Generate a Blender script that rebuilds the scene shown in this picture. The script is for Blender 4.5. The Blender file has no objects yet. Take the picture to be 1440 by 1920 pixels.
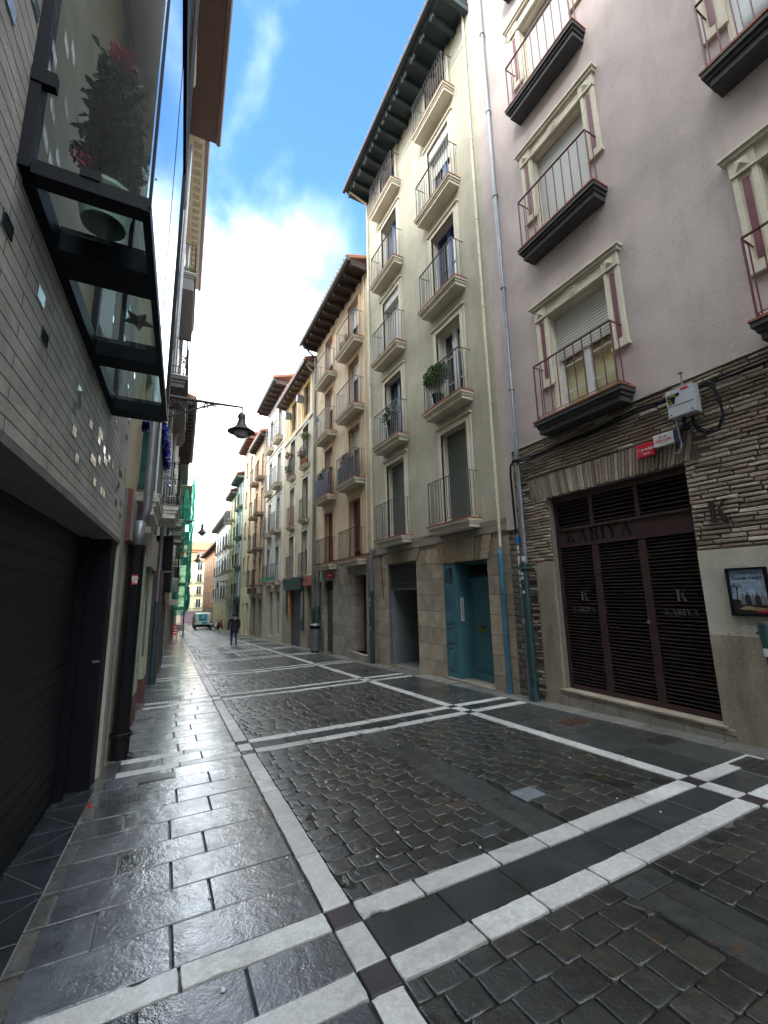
import bpy, bmesh, math, random
from mathutils import Vector, Matrix
random.seed(7)
PI = math.pi
SC = bpy.context.scene
COL = SC.collection

# ------------------------------------------------------------------ camera
cam_d = bpy.data.cameras.new('camera'); cam = bpy.data.objects.new('camera', cam_d); COL.objects.link(cam)
Rm = Matrix(((0.89100364, -0.06445974, -0.44939677), (-0.45347582, -0.17374134, -0.87417025), (-0.02173001, 0.98267944, -0.1840351)))
cam.matrix_world = Matrix.Translation((0, 0, 1.62)) @ Rm.to_4x4()
cam_d.sensor_fit = 'HORIZONTAL'; cam_d.sensor_width = 36; cam_d.lens = 20.0
cam_d.clip_start = 0.05; cam_d.clip_end = 3000
SC.camera = cam

# ------------------------------------------------------------------ sky, sun, exposure
W = bpy.data.worlds.new('World'); SC.world = W; W.use_nodes = True
nt = W.node_tree; nt.nodes.clear(); N = nt.nodes.new; LK = nt.links.new
def mth(op, a, b=None, clamp=False, tree=None):
    t = tree or nt
    n = t.nodes.new('ShaderNodeMath'); n.operation = op; n.use_clamp = clamp
    for i, s in enumerate((a, b)):
        if s is None: continue
        if isinstance(s, (int, float)): n.inputs[i].default_value = s
        else: t.links.new(s, n.inputs[i])
    return n.outputs[0]
SUN_EL, SUN_AZ = math.radians(34), math.radians(-118)
sky = N('ShaderNodeTexSky'); sky.sky_type = 'NISHITA'; sky.sun_disc = False
sky.sun_elevation = SUN_EL; sky.sun_rotation = SUN_AZ; sky.air_density = 1.0; sky.dust_density = 0.3; sky.ozone_density = 2.0
tc = N('ShaderNodeTexCoord')
mp = N('ShaderNodeMapping'); mp.inputs['Scale'].default_value = (1.3, 1.0, 1.7); mp.inputs['Location'].default_value = (0.35, 0.2, 0.1)
LK(tc.outputs['Generated'], mp.inputs['Vector'])
nz = N('ShaderNodeTexNoise'); nz.inputs['Scale'].default_value = 2.6; nz.inputs['Detail'].default_value = 5; nz.inputs['Roughness'].default_value = 0.5; nz.inputs['Distortion'].default_value = 0.25
LK(mp.outputs[0], nz.inputs['Vector'])
def dirdot(v):
    n = N('ShaderNodeVectorMath'); n.operation = 'DOT_PRODUCT'; n.inputs[1].default_value = Vector(v).normalized()
    LK(tc.outputs['Generated'], n.inputs[0]); return n.outputs['Value']
hole = mth('MULTIPLY', mth('SUBTRACT', dirdot((0.24, 0.52, 0.82)), 0.845), 8.0, True)     # a blue gap ahead and overhead
cov = mth('ADD', mth('MULTIPLY', mth('SUBTRACT', nz.outputs['Fac'], 0.5), 1.75), mth('SUBTRACT', 0.97, mth('MULTIPLY', hole, 0.98)))
cl = N('ShaderNodeMapRange'); cl.interpolation_type = 'SMOOTHSTEP'; cl.inputs['From Min'].default_value = 0.05; cl.inputs['From Max'].default_value = 1.0
LK(cov, cl.inputs['Value'])
b1 = N('ShaderNodeBackground'); b1.inputs['Strength'].default_value = 0.15
hs = N('ShaderNodeHueSaturation'); hs.inputs['Saturation'].default_value = 1.2; hs.inputs['Value'].default_value = 0.84
LK(sky.outputs[0], hs.inputs['Color']); LK(hs.outputs[0], b1.inputs['Color'])
b2 = N('ShaderNodeBackground'); b2.inputs['Color'].default_value = (0.86, 0.94, 1.0, 1); b2.inputs['Strength'].default_value = 1.25
mx = N('ShaderNodeMixShader'); LK(cl.outputs[0], mx.inputs[0]); LK(b1.outputs[0], mx.inputs[1]); LK(b2.outputs[0], mx.inputs[2])
wo = N('ShaderNodeOutputWorld'); LK(mx.outputs[0], wo.inputs['Surface'])
sd = bpy.data.lights.new('sun', 'SUN'); sd.energy = 0.8; sd.angle = math.radians(14); sd.color = (1.0, 0.95, 0.87)
sun = bpy.data.objects.new('sun', sd); COL.objects.link(sun)
sdir = Vector((math.cos(SUN_EL) * math.sin(SUN_AZ), math.cos(SUN_EL) * math.cos(SUN_AZ), math.sin(SUN_EL)))
sun.rotation_euler = sdir.to_track_quat('Z', 'Y').to_euler(); sun.location = (0, 0, 40)
SC.view_settings.view_transform = 'Standard'; SC.view_settings.look = 'None'
SC.view_settings.exposure = 2.33; SC.view_settings.gamma = 1; SC.view_settings.use_curve_mapping = False
SC.render.engine = 'CYCLES'
SC.cycles.max_bounces = 7; SC.cycles.diffuse_bounces = 4; SC.cycles.transparent_max_bounces = 10

# ------------------------------------------------------------------ materials
def new_mat(name):
    m = bpy.data.materials.new(name); m.use_nodes = True
    t = m.node_tree; b = t.nodes['Principled BSDF']; return m, t, b
def coords(t, scale=(1, 1, 1), swz=False):
    c = t.nodes.new('ShaderNodeTexCoord'); out = c.outputs['Object']
    if swz:                                   # facade coordinates: along the street, height
        s = t.nodes.new('ShaderNodeSeparateXYZ'); t.links.new(out, s.inputs[0])
        k = t.nodes.new('ShaderNodeCombineXYZ'); t.links.new(s.outputs['Y'], k.inputs['X']); t.links.new(s.outputs['Z'], k.inputs['Y']); t.links.new(s.outputs['X'], k.inputs['Z']); out = k.outputs[0]
    m = t.nodes.new('ShaderNodeMapping'); m.inputs['Scale'].default_value = scale; t.links.new(out, m.inputs['Vector'])
    return m.outputs[0]
def noise(t, vec, scale, detail=5, rough=0.6, dist=0.0):
    n = t.nodes.new('ShaderNodeTexNoise'); n.inputs['Scale'].default_value = scale; n.inputs['Detail'].default_value = detail
    n.inputs['Roughness'].default_value = rough; n.inputs['Distortion'].default_value = dist; t.links.new(vec, n.inputs['Vector']); return n.outputs['Fac']
def ramp(t, fac, a, b, c0=(0, 0, 0, 1), c1=(1, 1, 1, 1)):
    r = t.nodes.new('ShaderNodeValToRGB'); r.color_ramp.elements[0].position = a; r.color_ramp.elements[1].position = b
    r.color_ramp.elements[0].color = c0; r.color_ramp.elements[1].color = c1; t.links.new(fac, r.inputs[0]); return r.outputs[0]
def mixc(t, fac, a, b, mode='MIX'):
    n = t.nodes.new('ShaderNodeMix'); n.data_type = 'RGBA'; n.blend_type = mode
    if isinstance(fac, (int, float)): n.inputs[0].default_value = fac
    else: t.links.new(fac, n.inputs[0])
    for i, s in ((6, a), (7, b)):
        if isinstance(s, tuple): n.inputs[i].default_value = (*s[:3], 1)
        else: t.links.new(s, n.inputs[i])
    return n.outputs[2]
def bump(t, b, h, strength=0.3, dist=0.01):
    n = t.nodes.new('ShaderNodeBump'); n.inputs['Strength'].default_value = strength; n.inputs['Distance'].default_value = dist
    t.links.new(h, n.inputs['Height']); t.links.new(n.outputs[0], b.inputs['Normal']); return n
def V3(c, k): return tuple(min(1, x * k) for x in c)
_M = {}
def plain(name, c, rough=0.6, metal=0.0, var=0.18, ns=9.0, bs=0.15, spec=0.5):
    if name in _M: return _M[name]
    m, t, b = new_mat(name); v = coords(t)
    n = noise(t, v, ns)
    t.links.new(mixc(t, ramp(t, n, 0.3, 0.7), V3(c, 1 - var), V3(c, 1 + var)), b.inputs['Base Color'])
    b.inputs['Roughness'].default_value = rough; b.inputs['Metallic'].default_value = metal; b.inputs['Specular IOR Level'].default_value = spec
    if bs: bump(t, b, noise(t, v, ns * 6, 3), bs, 0.004)
    _M[name] = m; return m
def plaster(name, c, stain=(0.6, 0.55, 0.5), amt=0.45, bs=0.35, blotch=1.1):
    if name in _M: return _M[name]
    m, t, b = new_mat(name)
    v = coords(t); vs = coords(t, (1, 1, 0.22))
    base = mixc(t, ramp(t, noise(t, v, blotch, 6, 0.6, 0.4), 0.32, 0.68), V3(c, 0.84), V3(c, 1.10))
    streak = ramp(t, noise(t, vs, 2.6, 6, 0.7), 0.48, 0.78)
    k = t.nodes.new('ShaderNodeMath'); k.operation = 'MULTIPLY'; k.inputs[1].default_value = amt; t.links.new(streak, k.inputs[0])
    cc = mixc(t, k.outputs[0], base, tuple(a * s for a, s in zip(c, stain)))
    s2 = ramp(t, noise(t, coords(t, (1, 1, 0.07)), 6.5, 5, 0.7), 0.54, 0.72); s3 = ramp(t, noise(t, v, 0.55, 3, 0.5), 0.42, 0.62)
    k2 = t.nodes.new('ShaderNodeMath'); k2.operation = 'MULTIPLY'; t.links.new(s2, k2.inputs[0]); t.links.new(s3, k2.inputs[1])
    k3 = t.nodes.new('ShaderNodeMath'); k3.operation = 'MULTIPLY'; k3.inputs[1].default_value = amt * 0.75; t.links.new(k2.outputs[0], k3.inputs[0])
    cc = mixc(t, k3.outputs[0], cc, tuple(a * 0.52 for a in c))
    fine = mixc(t, ramp(t, noise(t, v, 45, 4), 0.35, 0.65), (0.9, 0.9, 0.9), (1.0, 1.0, 1.0))
    t.links.new(mixc(t, 1.0, cc, fine, 'MULTIPLY'), b.inputs['Base Color']); b.inputs['Roughness'].default_value = 0.9; b.inputs['Specular IOR Level'].default_value = 0.2
    h = t.nodes.new('ShaderNodeMath'); h.operation = 'ADD'; t.links.new(noise(t, v, 7, 7, 0.62, 0.8), h.inputs[0]); t.links.new(noise(t, v, 55, 3), h.inputs[1])
    bump(t, b, h.outputs[0], bs, 0.03)
    _M[name] = m; return m
def ashlar(name, c1, c2, mortar, bw=0.55, bh=0.34, ms=0.008, bs=0.6, warp=0.02, offs=0.5):
    if name in _M: return _M[name]
    m, t, b = new_mat(name); v = coords(t, swz=True)
    wn = t.nodes.new('ShaderNodeTexNoise'); wn.inputs['Scale'].default_value = 2.5; t.links.new(v, wn.inputs['Vector'])
    vm = t.nodes.new('ShaderNodeVectorMath'); vm.operation = 'MULTIPLY_ADD'; t.links.new(wn.outputs['Color'], vm.inputs[0]); vm.inputs[1].default_value = (warp, warp, 0); t.links.new(v, vm.inputs[2])
    br = t.nodes.new('ShaderNodeTexBrick'); t.links.new(vm.outputs[0], br.inputs['Vector']); br.offset = offs
    br.inputs['Color1'].default_value = (*c1, 1); br.inputs['Color2'].default_value = (*c2, 1); br.inputs['Mortar'].default_value = (*mortar, 1)
    br.inputs['Scale'].default_value = 1; br.inputs['Mortar Size'].default_value = ms; br.inputs['Mortar Smooth'].default_value = 0.4
    br.inputs['Brick Width'].default_value = bw; br.inputs['Row Height'].default_value = bh; br.inputs['Bias'].default_value = 0.0
    st = ramp(t, noise(t, v, 3.0, 7, 0.65, 0.5), 0.3, 0.75)
    dirt = mixc(t, st, (1.15, 1.12, 1.08), (0.55, 0.53, 0.5))
    t.links.new(mixc(t, 0.9, br.outputs['Color'], dirt, 'MULTIPLY'), b.inputs['Base Color']); b.inputs['Roughness'].default_value = 0.85
    inv = t.nodes.new('ShaderNodeMath'); inv.operation = 'SUBTRACT'; t.links.new(noise(t, v, 9, 8, 0.7), inv.inputs[0]); t.links.new(br.outputs['Fac'], inv.inputs[1])
    bump(t, b, inv.outputs[0], bs, 0.03)
    _M[name] = m; return m
def attr_stone(name, rough=0.35, bs=0.5, ns=22.0, var=0.5, spec=0.5, fine=90, rlo=None, bd=0.012, coat=0.0, rust=False, speck=False):
    m, t, b = new_mat(name); v = coords(t)
    a = t.nodes.new('ShaderNodeAttribute'); a.attribute_name = 'Col'
    n = ramp(t, noise(t, v, ns, 7, 0.7, 0.3), 0.25, 0.75)
    cc0 = mixc(t, 1.0, a.outputs['Color'], mixc(t, n, (1 - var,) * 3, (1 + var * 0.8,) * 3), 'MULTIPLY')
    if rust:
        k1 = ramp(t, noise(t, v, 6.5, 6, 0.65, 0.6), 0.56, 0.70); k2 = ramp(t, noise(t, v, 0.9, 3, 0.5), 0.46, 0.60)
        km = t.nodes.new('ShaderNodeMath'); km.operation = 'MULTIPLY'; t.links.new(k1, km.inputs[0]); t.links.new(k2, km.inputs[1])
        cc0 = mixc(t, km.outputs[0], cc0, (0.085, 0.048, 0.022))
    if speck:
        k1 = ramp(t, noise(t, v, 95, 4, 0.7), 0.53, 0.66); cc0 = mixc(t, k1, cc0, (0.36, 0.36, 0.35))
        k1 = ramp(t, noise(t, v, 2.2, 8, 0.7, 0.6), 0.52, 0.74); k2 = t.nodes.new('ShaderNodeMath'); k2.operation = 'MULTIPLY'; k2.inputs[1].default_value = 0.85; t.links.new(k1, k2.inputs[0]); cc0 = mixc(t, k2.outputs[0], cc0, (0.22, 0.215, 0.19))
    t.links.new(cc0, b.inputs['Base Color'])
    rn = t.nodes.new('ShaderNodeMapRange'); rn.inputs['To Min'].default_value = rlo if rlo else rough * 0.6; rn.inputs['To Max'].default_value = rough * 1.5
    t.links.new(ramp(t, noise(t, v, 2.3, 5, 0.6), 0.35, 0.65), rn.inputs['Value']); t.links.new(rn.outputs[0], b.inputs['Roughness'])
    b.inputs['Specular IOR Level'].default_value = spec
    if coat: b.inputs['Coat Weight'].default_value = coat; b.inputs['Coat Roughness'].default_value = 0.10; b.inputs['Coat IOR'].default_value = 1.36
    h = t.nodes.new('ShaderNodeMath'); h.operation = 'MULTIPLY_ADD'; h.inputs[1].default_value = 0.35
    t.links.new(noise(t, v, fine, 3, 0.6), h.inputs[0]); t.links.new(noise(t, v, ns, 5, 0.65, 0.6), h.inputs[2])
    bn = bump(t, b, h.outputs[0], bs, bd)
    if coat: t.links.new(bn.outputs[0], b.inputs['Coat Normal'])
    return m
def glassy(name, tint=(0.75, 0.85, 0.85), gloss=0.0, grough=0.02, base=0.10):
    m = bpy.data.materials.new(name); m.use_nodes = True; t = m.node_tree; t.nodes.clear()
    o = t.nodes.new('ShaderNodeOutputMaterial'); tr = t.nodes.new('ShaderNodeBsdfTransparent'); tr.inputs[0].default_value = (*tint, 1)
    g = t.nodes.new('ShaderNodeBsdfGlossy'); g.inputs['Roughness'].default_value = grough; g.inputs[0].default_value = (0.95, 0.97, 1, 1)
    fr = t.nodes.new('ShaderNodeLayerWeight'); fr.inputs['Blend'].default_value = 0.5
    pw = t.nodes.new('ShaderNodeMath'); pw.operation = 'POWER'; pw.inputs[1].default_value = 4.0; t.links.new(fr.outputs['Facing'], pw.inputs[0])
    ad = t.nodes.new('ShaderNodeMath'); ad.operation = 'ADD'; ad.use_clamp = True; ad.inputs[1].default_value = base; t.links.new(pw.outputs[0], ad.inputs[0])
    x = t.nodes.new('ShaderNodeMixShader'); t.links.new(ad.outputs[0], x.inputs[0]); t.links.new(tr.outputs[0], x.inputs[1]); t.links.new(g.outputs[0], x.inputs[2]); t.links.new(x.outputs[0], o.inputs[0])
    return m
def slatted(name, c, pitch=0.045, axis='Z', rough=0.5, bs=0.8, dark=0.45):
    if name in _M: return _M[name]
    m, t, b = new_mat(name); c0 = t.nodes.new('ShaderNodeTexCoord'); s = t.nodes.new('ShaderNodeSeparateXYZ'); t.links.new(c0.outputs['Object'], s.inputs[0])
    md = t.nodes.new('ShaderNodeMath'); md.operation = 'FRACT'; dv = t.nodes.new('ShaderNodeMath'); dv.operation = 'DIVIDE'; dv.inputs[1].default_value = pitch
    t.links.new(s.outputs[axis], dv.inputs[0]); t.links.new(dv.outputs[0], md.inputs[0])
    r = ramp(t, md.outputs[0], 0.10, 0.32)
    n = noise(t, coords(t), 6)
    t.links.new(mixc(t, r, V3(c, dark), mixc(t, n, V3(c, 0.85), V3(c, 1.12))), b.inputs['Base Color']); b.inputs['Roughness'].default_value = rough
    bump(t, b, r, bs, 0.01); _M[name] = m; return m

PINK = plaster('pink_plaster', (0.545, 0.46, 0.435), (0.70, 0.69, 0.71), 0.6, 0.2, 0.8)
GREEN = plaster('sage_plaster', (0.495, 0.465, 0.365), (0.68, 0.68, 0.66), 0.65, 0.3)
ORANGE = plaster('apricot_plaster', (0.63, 0.51, 0.355), (0.66, 0.68, 0.75), 0.6, 0.4, 1.6)
CREAM = plaster('cream_trim', (0.68, 0.62, 0.50), (0.8, 0.78, 0.72), 0.3, 0.15)
APRIC = plaster('apricot_trim', (0.62, 0.43, 0.29), (0.8, 0.78, 0.72), 0.3, 0.15)
BUFF = plaster('buff_plaster', (0.56, 0.48, 0.34), (0.68, 0.66, 0.62), 0.5, 0.4)
OCHRE = plaster('ochre_plaster', (0.58, 0.39, 0.17), (0.8, 0.8, 0.75), 0.4, 0.3)
GREYW = plaster('grey_white_plaster', (0.54, 0.53, 0.49), (0.65, 0.64, 0.62), 0.55, 0.3)
TAN = plaster('tan_plaster', (0.50, 0.38, 0.26), (0.55, 0.53, 0.5), 0.7, 0.4)
PALEY = plaster('pale_yellow_plaster', (0.68, 0.63, 0.40), (0.8, 0.8, 0.75), 0.3, 0.3)
WHITEP = plaster('off_white_plaster', (0.66, 0.64, 0.58), (0.7, 0.68, 0.66), 0.4, 0.3)
CLAY = plaster('clay_plaster', (0.62, 0.34, 0.2), (0.8, 0.78, 0.72), 0.3, 0.2)
SAND = plaster('sandy_render', (0.37, 0.32, 0.245), (0.45, 0.43, 0.41), 0.85, 0.22, 2.0)
PALER = plaster('pale_render', (0.52, 0.49, 0.41), (0.70, 0.68, 0.62), 0.6, 0.22, 2.0)
STONE = ashlar('ashlar_stone', (0.50, 0.415, 0.31), (0.34, 0.29, 0.23), (0.14, 0.12, 0.095), 0.62, 0.38, 0.007, 0.8, 0.045, 0.4)
STONE2 = ashlar('weathered_ashlar', (0.36, 0.325, 0.27), (0.27, 0.245, 0.205), (0.12, 0.11, 0.1), 0.42, 0.36)
RUBBLE = ashlar('rough_stone', (0.26, 0.22, 0.17), (0.18, 0.155, 0.125), (0.10, 0.09, 0.075), 0.2, 0.11, 0.02, 1.0, 0.12)
LBRICK = ashlar('grey_long_brick', (0.56, 0.555, 0.535), (0.50, 0.495, 0.475), (0.10, 0.095, 0.09), 0.62, 0.070, 0.0045, 0.6, 0.012, 0.37)
DARK = plain('dark_interior', (0.012, 0.012, 0.014), 0.9, var=0.3, bs=0)
BLKM = plain('black_metal', (0.006, 0.007, 0.011), 0.55, 0.0, spec=0.14)
IRON = plain('grey_iron', (0.075, 0.075, 0.078), 0.45, 0.0)
WINE = plain('wine_iron', (0.13, 0.03, 0.045), 0.45, 0.0)
WINEP = plain('wine_panel', (0.16, 0.04, 0.06), 0.6)
CHAR = plain('charcoal_slab', (0.045, 0.043, 0.045), 0.7)
TILE = plain('red_clay', (0.28, 0.09, 0.05), 0.75, var=0.35, ns=5)
ROOFT = slatted('roof_tiles', (0.34, 0.14, 0.08), 0.2, 'Y', 0.85, 1.0, 0.4)
GLASS = plain('dark_window_glass', (0.02, 0.026, 0.03), 0.06, var=0.3, bs=0, ns=1.5, spec=0.8)
CURT = plain('curtained_glass', (0.20, 0.20, 0.18), 0.10, var=.45, bs=0, ns=6, spec=.8)
CURT2 = plain('half_lit_glass', (0.075, 0.07, 0.06), 0.08, var=.6, bs=0, ns=3, spec=.8)
CLEAR = glassy('clear_glass', (0.86, 0.92, 0.90), base=0.03)
BAYGL = glassy('bay_glass', (0.76, 0.87, 0.86), base=0.055)
BLUEF = plain('blue_frame_paint', (0.015, 0.045, 0.16), 0.4)
WHITEF = plain('white_frame', (0.62, 0.62, 0.64), 0.45, var=0.06)
SHUT = slatted('white_roller_slats', (0.60, 0.60, 0.57), 0.055, dark=0.28)
SHUTG = slatted('green_grey_slats', (0.10, 0.125, 0.11), 0.05)
SHUTB = slatted('brown_slats', (0.12, 0.055, 0.04), 0.06)
SHUTD = slatted('dark_grey_shutter', (0.075, 0.08, 0.09), 0.085)
SHUTK = slatted('black_ribbed_shutter', (0.011, 0.011, 0.013), 0.13, 'Z', 0.5, 1.0, 0.5)
SHUTK.node_tree.nodes['Principled BSDF'].inputs['Specular IOR Level'].default_value = 0.22
WOODD = plain('dark_red_wood', (0.085, 0.03, 0.02), 0.5, ns=4)
TEAL = plain('teal_paint', (0.055, 0.155, 0.19), 0.45, var=0.10, ns=3)
KDOOR = plain('brown_metal', (0.050, 0.024, 0.024), 0.42, var=0.25, ns=4)
KSLAT = plain('brown_slat_metal', (0.040, 0.026, 0.027), 0.35, var=0.25, ns=4)
GALV = plain('galvanised_pipe', (0.22, 0.23, 0.25), 0.42, 0.5, ns=6)
PIPEC = plain('cream_pipe', (0.60, 0.55, 0.42), 0.5)
PIPEB = plain('blue_pipe', (0.06, 0.15, 0.21), 0.5, ns=5, var=0.3)
PIPED = plain('dark_green_pipe', (0.02, 0.05, 0.055), 0.4, ns=5, var=0.3)
PIPEK = plain('black_pipe', (0.007, 0.007, 0.009), 0.35, spec=0.3)
EAVEG = plain('dark_green_timber', (0.028, 0.05, 0.055), 0.6)
EAVEL = plain('grey_green_timber', (0.10, 0.13, 0.13), 0.6)
EAVEB = plain('dark_brown_timber', (0.05, 0.035, 0.03), 0.7)
EAVEM = plain('mid_brown_timber', (0.16, 0.11, 0.085), 0.7)
GUTB = plain('gutter_dark', (0.04, 0.045, 0.055), 0.35, 0.3)
GUTG = plain('gutter_grey', (0.16, 0.17, 0.16), 0.4, 0.3)
LEAF = plain('leaf_green', (0.07, 0.14, 0.035), 0.5, var=0.5, ns=14)
LEAFD = plain('leaf_dark', (0.018, 0.045, 0.022), 0.45, var=0.5, ns=14)
LEAFR = plain('leaf_rust', (0.20, 0.06, 0.04), 0.6, var=0.4, ns=14)
LEAFY = plain('leaf_pale', (0.12, 0.17, 0.07), 0.6, var=0.4, ns=14)
REDFL = plain('red_petals', (0.35, 0.015, 0.04), 0.5, var=0.4, ns=20)
TERRA = plain('terracotta', (0.33, 0.12, 0.06), 0.8)
POTG = plain('pale_green_pot', (0.30, 0.36, 0.29), 0.5)
WHT = plain('white_enamel', (0.62, 0.62, 0.60), 0.5, var=0.08)
RED = plain('red_enamel', (0.52, 0.015, 0.03), 0.35, var=0.1)
NAVY = plain('navy_plastic', (0.02, 0.02, 0.07), 0.4)
BOXG = plain('box_grey', (0.42, 0.44, 0.46), 0.5, var=0.08)
MARB = plain('dark_marble', (0.03, 0.036, 0.042), 0.14, var=0.5, ns=5, bs=0)

# ------------------------------------------------------------------ mesh helper
class MB:
    def __init__(s): s.v = []; s.f = []; s.m = []; s.c = []; s.g = []; s.mats = []; s.cur = 0
    def use(s, mat):
        if mat not in s.mats: s.mats.append(mat)
        s.cur = s.mats.index(mat); return s
    def face(s, pts, col=None):
        i = len(s.v); s.v += [tuple(p) for p in pts]; s.f.append(tuple(range(i, i + len(pts)))); s.m.append(s.cur); s.c.append(col); s.g.append(i); return s
    def faces(s, vs, fs, col=None):
        i = len(s.v); s.v += [tuple(p) for p in vs]
        for f in fs: s.f.append(tuple(i + k for k in f)); s.m.append(s.cur); s.c.append(col); s.g.append(i)
        return s
    def hexa(s, p, col=None):
        return s.faces(p, [(0, 3, 2, 1), (4, 5, 6, 7), (0, 1, 5, 4), (1, 2, 6, 5), (2, 3, 7, 6), (3, 0, 4, 7)], col)
    def box(s, x0, x1, y0, y1, z0, z1, col=None):
        return s.hexa([(x0, y0, z0), (x1, y0, z0), (x1, y1, z0), (x0, y1, z0), (x0, y0, z1), (x1, y0, z1), (x1, y1, z1), (x0, y1, z1)], col)
    def obox(s, c, ax, ay, az, col=None):
        c, ax, ay, az = Vector(c), Vector(ax), Vector(ay), Vector(az)
        return s.hexa([c - ax - ay - az, c + ax - ay - az, c + ax + ay - az, c - ax + ay - az, c - ax - ay + az, c + ax - ay + az, c + ax + ay + az, c - ax + ay + az], col)
    def tube(s, pts, r, seg=8, cap=True, col=None):
        pts = [Vector(p) for p in pts]; n = len(pts); rs = r if isinstance(r, (list, tuple)) else [r] * n
        vs = []; ref = None
        for i, p in enumerate(pts):
            d = (pts[min(i + 1, n - 1)] - pts[max(i - 1, 0)]).normalized()
            if ref is None: ref = d.orthogonal().normalized()
            a = (ref - d * ref.dot(d)); a = a.normalized() if a.length > 1e-6 else d.orthogonal().normalized(); ref = a; b = d.cross(a)
            vs += [p + (a * math.cos(2 * PI * k / seg) + b * math.sin(2 * PI * k / seg)) * rs[i] for k in range(seg)]
        fs = [(i * seg + k, i * seg + (k + 1) % seg, (i + 1) * seg + (k + 1) % seg, (i + 1) * seg + k) for i in range(n - 1) for k in range(seg)]
        if cap: fs += [tuple(reversed(range(seg))), tuple(range((n - 1) * seg, n * seg))]
        return s.faces(vs, fs, col)
    def lathe(s, c, prof, seg=20, col=None, ax=(0, 0, 1)):
        c = Vector(c); q = Vector((0, 0, 1)).rotation_difference(Vector(ax).normalized()); vs = []
        for r, z in prof: vs += [c + q @ Vector((r * math.cos(2 * PI * k / seg), r * math.sin(2 * PI * k / seg), z)) for k in range(seg)]
        n = len(prof); fs = [(i * seg + k, i * seg + (k + 1) % seg, (i + 1) * seg + (k + 1) % seg, (i + 1) * seg + k) for i in range(n - 1) for k in range(seg)]
        return s.faces(vs, fs, col)
    def build(s, name, parent=None, smooth=False, origin=None, bevel=0, label=None):
        me = bpy.data.meshes.new(name)
        o = bpy.data.objects.new(name, me); COL.objects.link(o)
        w = Vector(origin) if origin is not None else (root_loc(parent) if parent else Vector((0, 0, 0)))
        me.from_pydata([(p[0] - w.x, p[1] - w.y, p[2] - w.z) for p in s.v], [], s.f)
        for m in s.mats: me.materials.append(m)
        me.polygons.foreach_set('material_index', s.m)
        if any(c is not None for c in s.c):
            a = me.color_attributes.new('Col', 'FLOAT_COLOR', 'CORNER'); buf = []
            for p, c in zip(me.polygons, s.c): buf += list((*(c or (0.5, 0.5, 0.5)), 1.0)) * p.loop_total
            a.data.foreach_set('color', buf)
        bm = bmesh.new(); bm.from_mesh(me)
        if smooth or bevel: bmesh.ops.remove_doubles(bm, verts=bm.verts, dist=1e-5)
        bmesh.ops.recalc_face_normals(bm, faces=bm.faces); bm.to_mesh(me); bm.free()
        if smooth: me.polygons.foreach_set('use_smooth', [True] * len(me.polygons))
        if bevel:
            b = o.modifiers.new('bevel', 'BEVEL'); b.width = bevel; b.segments = 2; b.limit_method = 'ANGLE'
        if parent: o.parent = parent
        elif origin is not None: o.location = w
        if label: o['label'] = label
        return o
def build_each(mb, name, parent):
    """Every primitive of the builder becomes an object of its own."""
    st = sorted(set(mb.g)); ends = st[1:] + [len(mb.v)]
    for lo, hi in zip(st, ends):
        q = MB(); q.v = mb.v[lo:hi]; q.mats = mb.mats
        for f, m_, c_, g_ in zip(mb.f, mb.m, mb.c, mb.g):
            if g_ == lo: q.f.append(tuple(i - lo for i in f)); q.m.append(m_); q.c.append(c_)
        q.build(name, parent)
def root_loc(o):
    v = Vector((0, 0, 0))
    while o is not None: v += o.location; o = o.parent
    return v
def tag(o, label=None, cat=None, group=None, kind=None):
    if label: o['label'] = label
    if cat: o['category'] = cat
    if group: o['group'] = group
    if kind: o['kind'] = kind
    return o
def thing(name, label, cat, loc, group=None):
    o = bpy.data.objects.new(name, None); COL.objects.link(o); o.location = loc; o.empty_display_size = 0.2
    return tag(o, label, cat, group)
def copy_tree(o, parent=None):
    c = o.copy(); COL.objects.link(c)
    if parent: c.parent = parent
    for ch in [x for x in bpy.data.objects if x.parent == o]: copy_tree(ch, c)
    return c

SL = 0.0394
def gz(x, y):
    z = -SL * y
    if 1.07 < x < 4.25: z -= 0.009 * (1 - abs(x - 2.63) / 1.63)
    return z
XR = 5.8
def XL(y): return -0.6 + 0.035 * (y - 2.3)

# text as mesh: callers give a mapping (x, y, depth) -> world
def text_polys(txt, size, bold=0.0):
    c = bpy.data.curves.new('t', 'FONT'); c.body = txt; c.size = size; c.extrude = 0; c.offset = bold; c.resolution_u = 3
    o = bpy.data.objects.new('t', c); COL.objects.link(o)
    me = bpy.data.meshes.new_from_object(o.evaluated_get(bpy.context.evaluated_depsgraph_get()))
    vs = [tuple(v.co) for v in me.vertices]; fs = [tuple(p.vertices) for p in me.polygons]
    bpy.data.objects.remove(o); bpy.data.curves.remove(c); bpy.data.meshes.remove(me)
    return vs, fs
def add_text(mb, txt, size, fn, bold=0.0, center=False):
    vs, fs = text_polys(txt, size, bold)
    if not vs: return
    x0 = min(v[0] for v in vs); x1 = max(v[0] for v in vs); dx = -(x0 + x1) / 2 if center else -x0
    mb.faces([fn(v[0] + dx, v[1]) for v in vs], fs)
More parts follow.
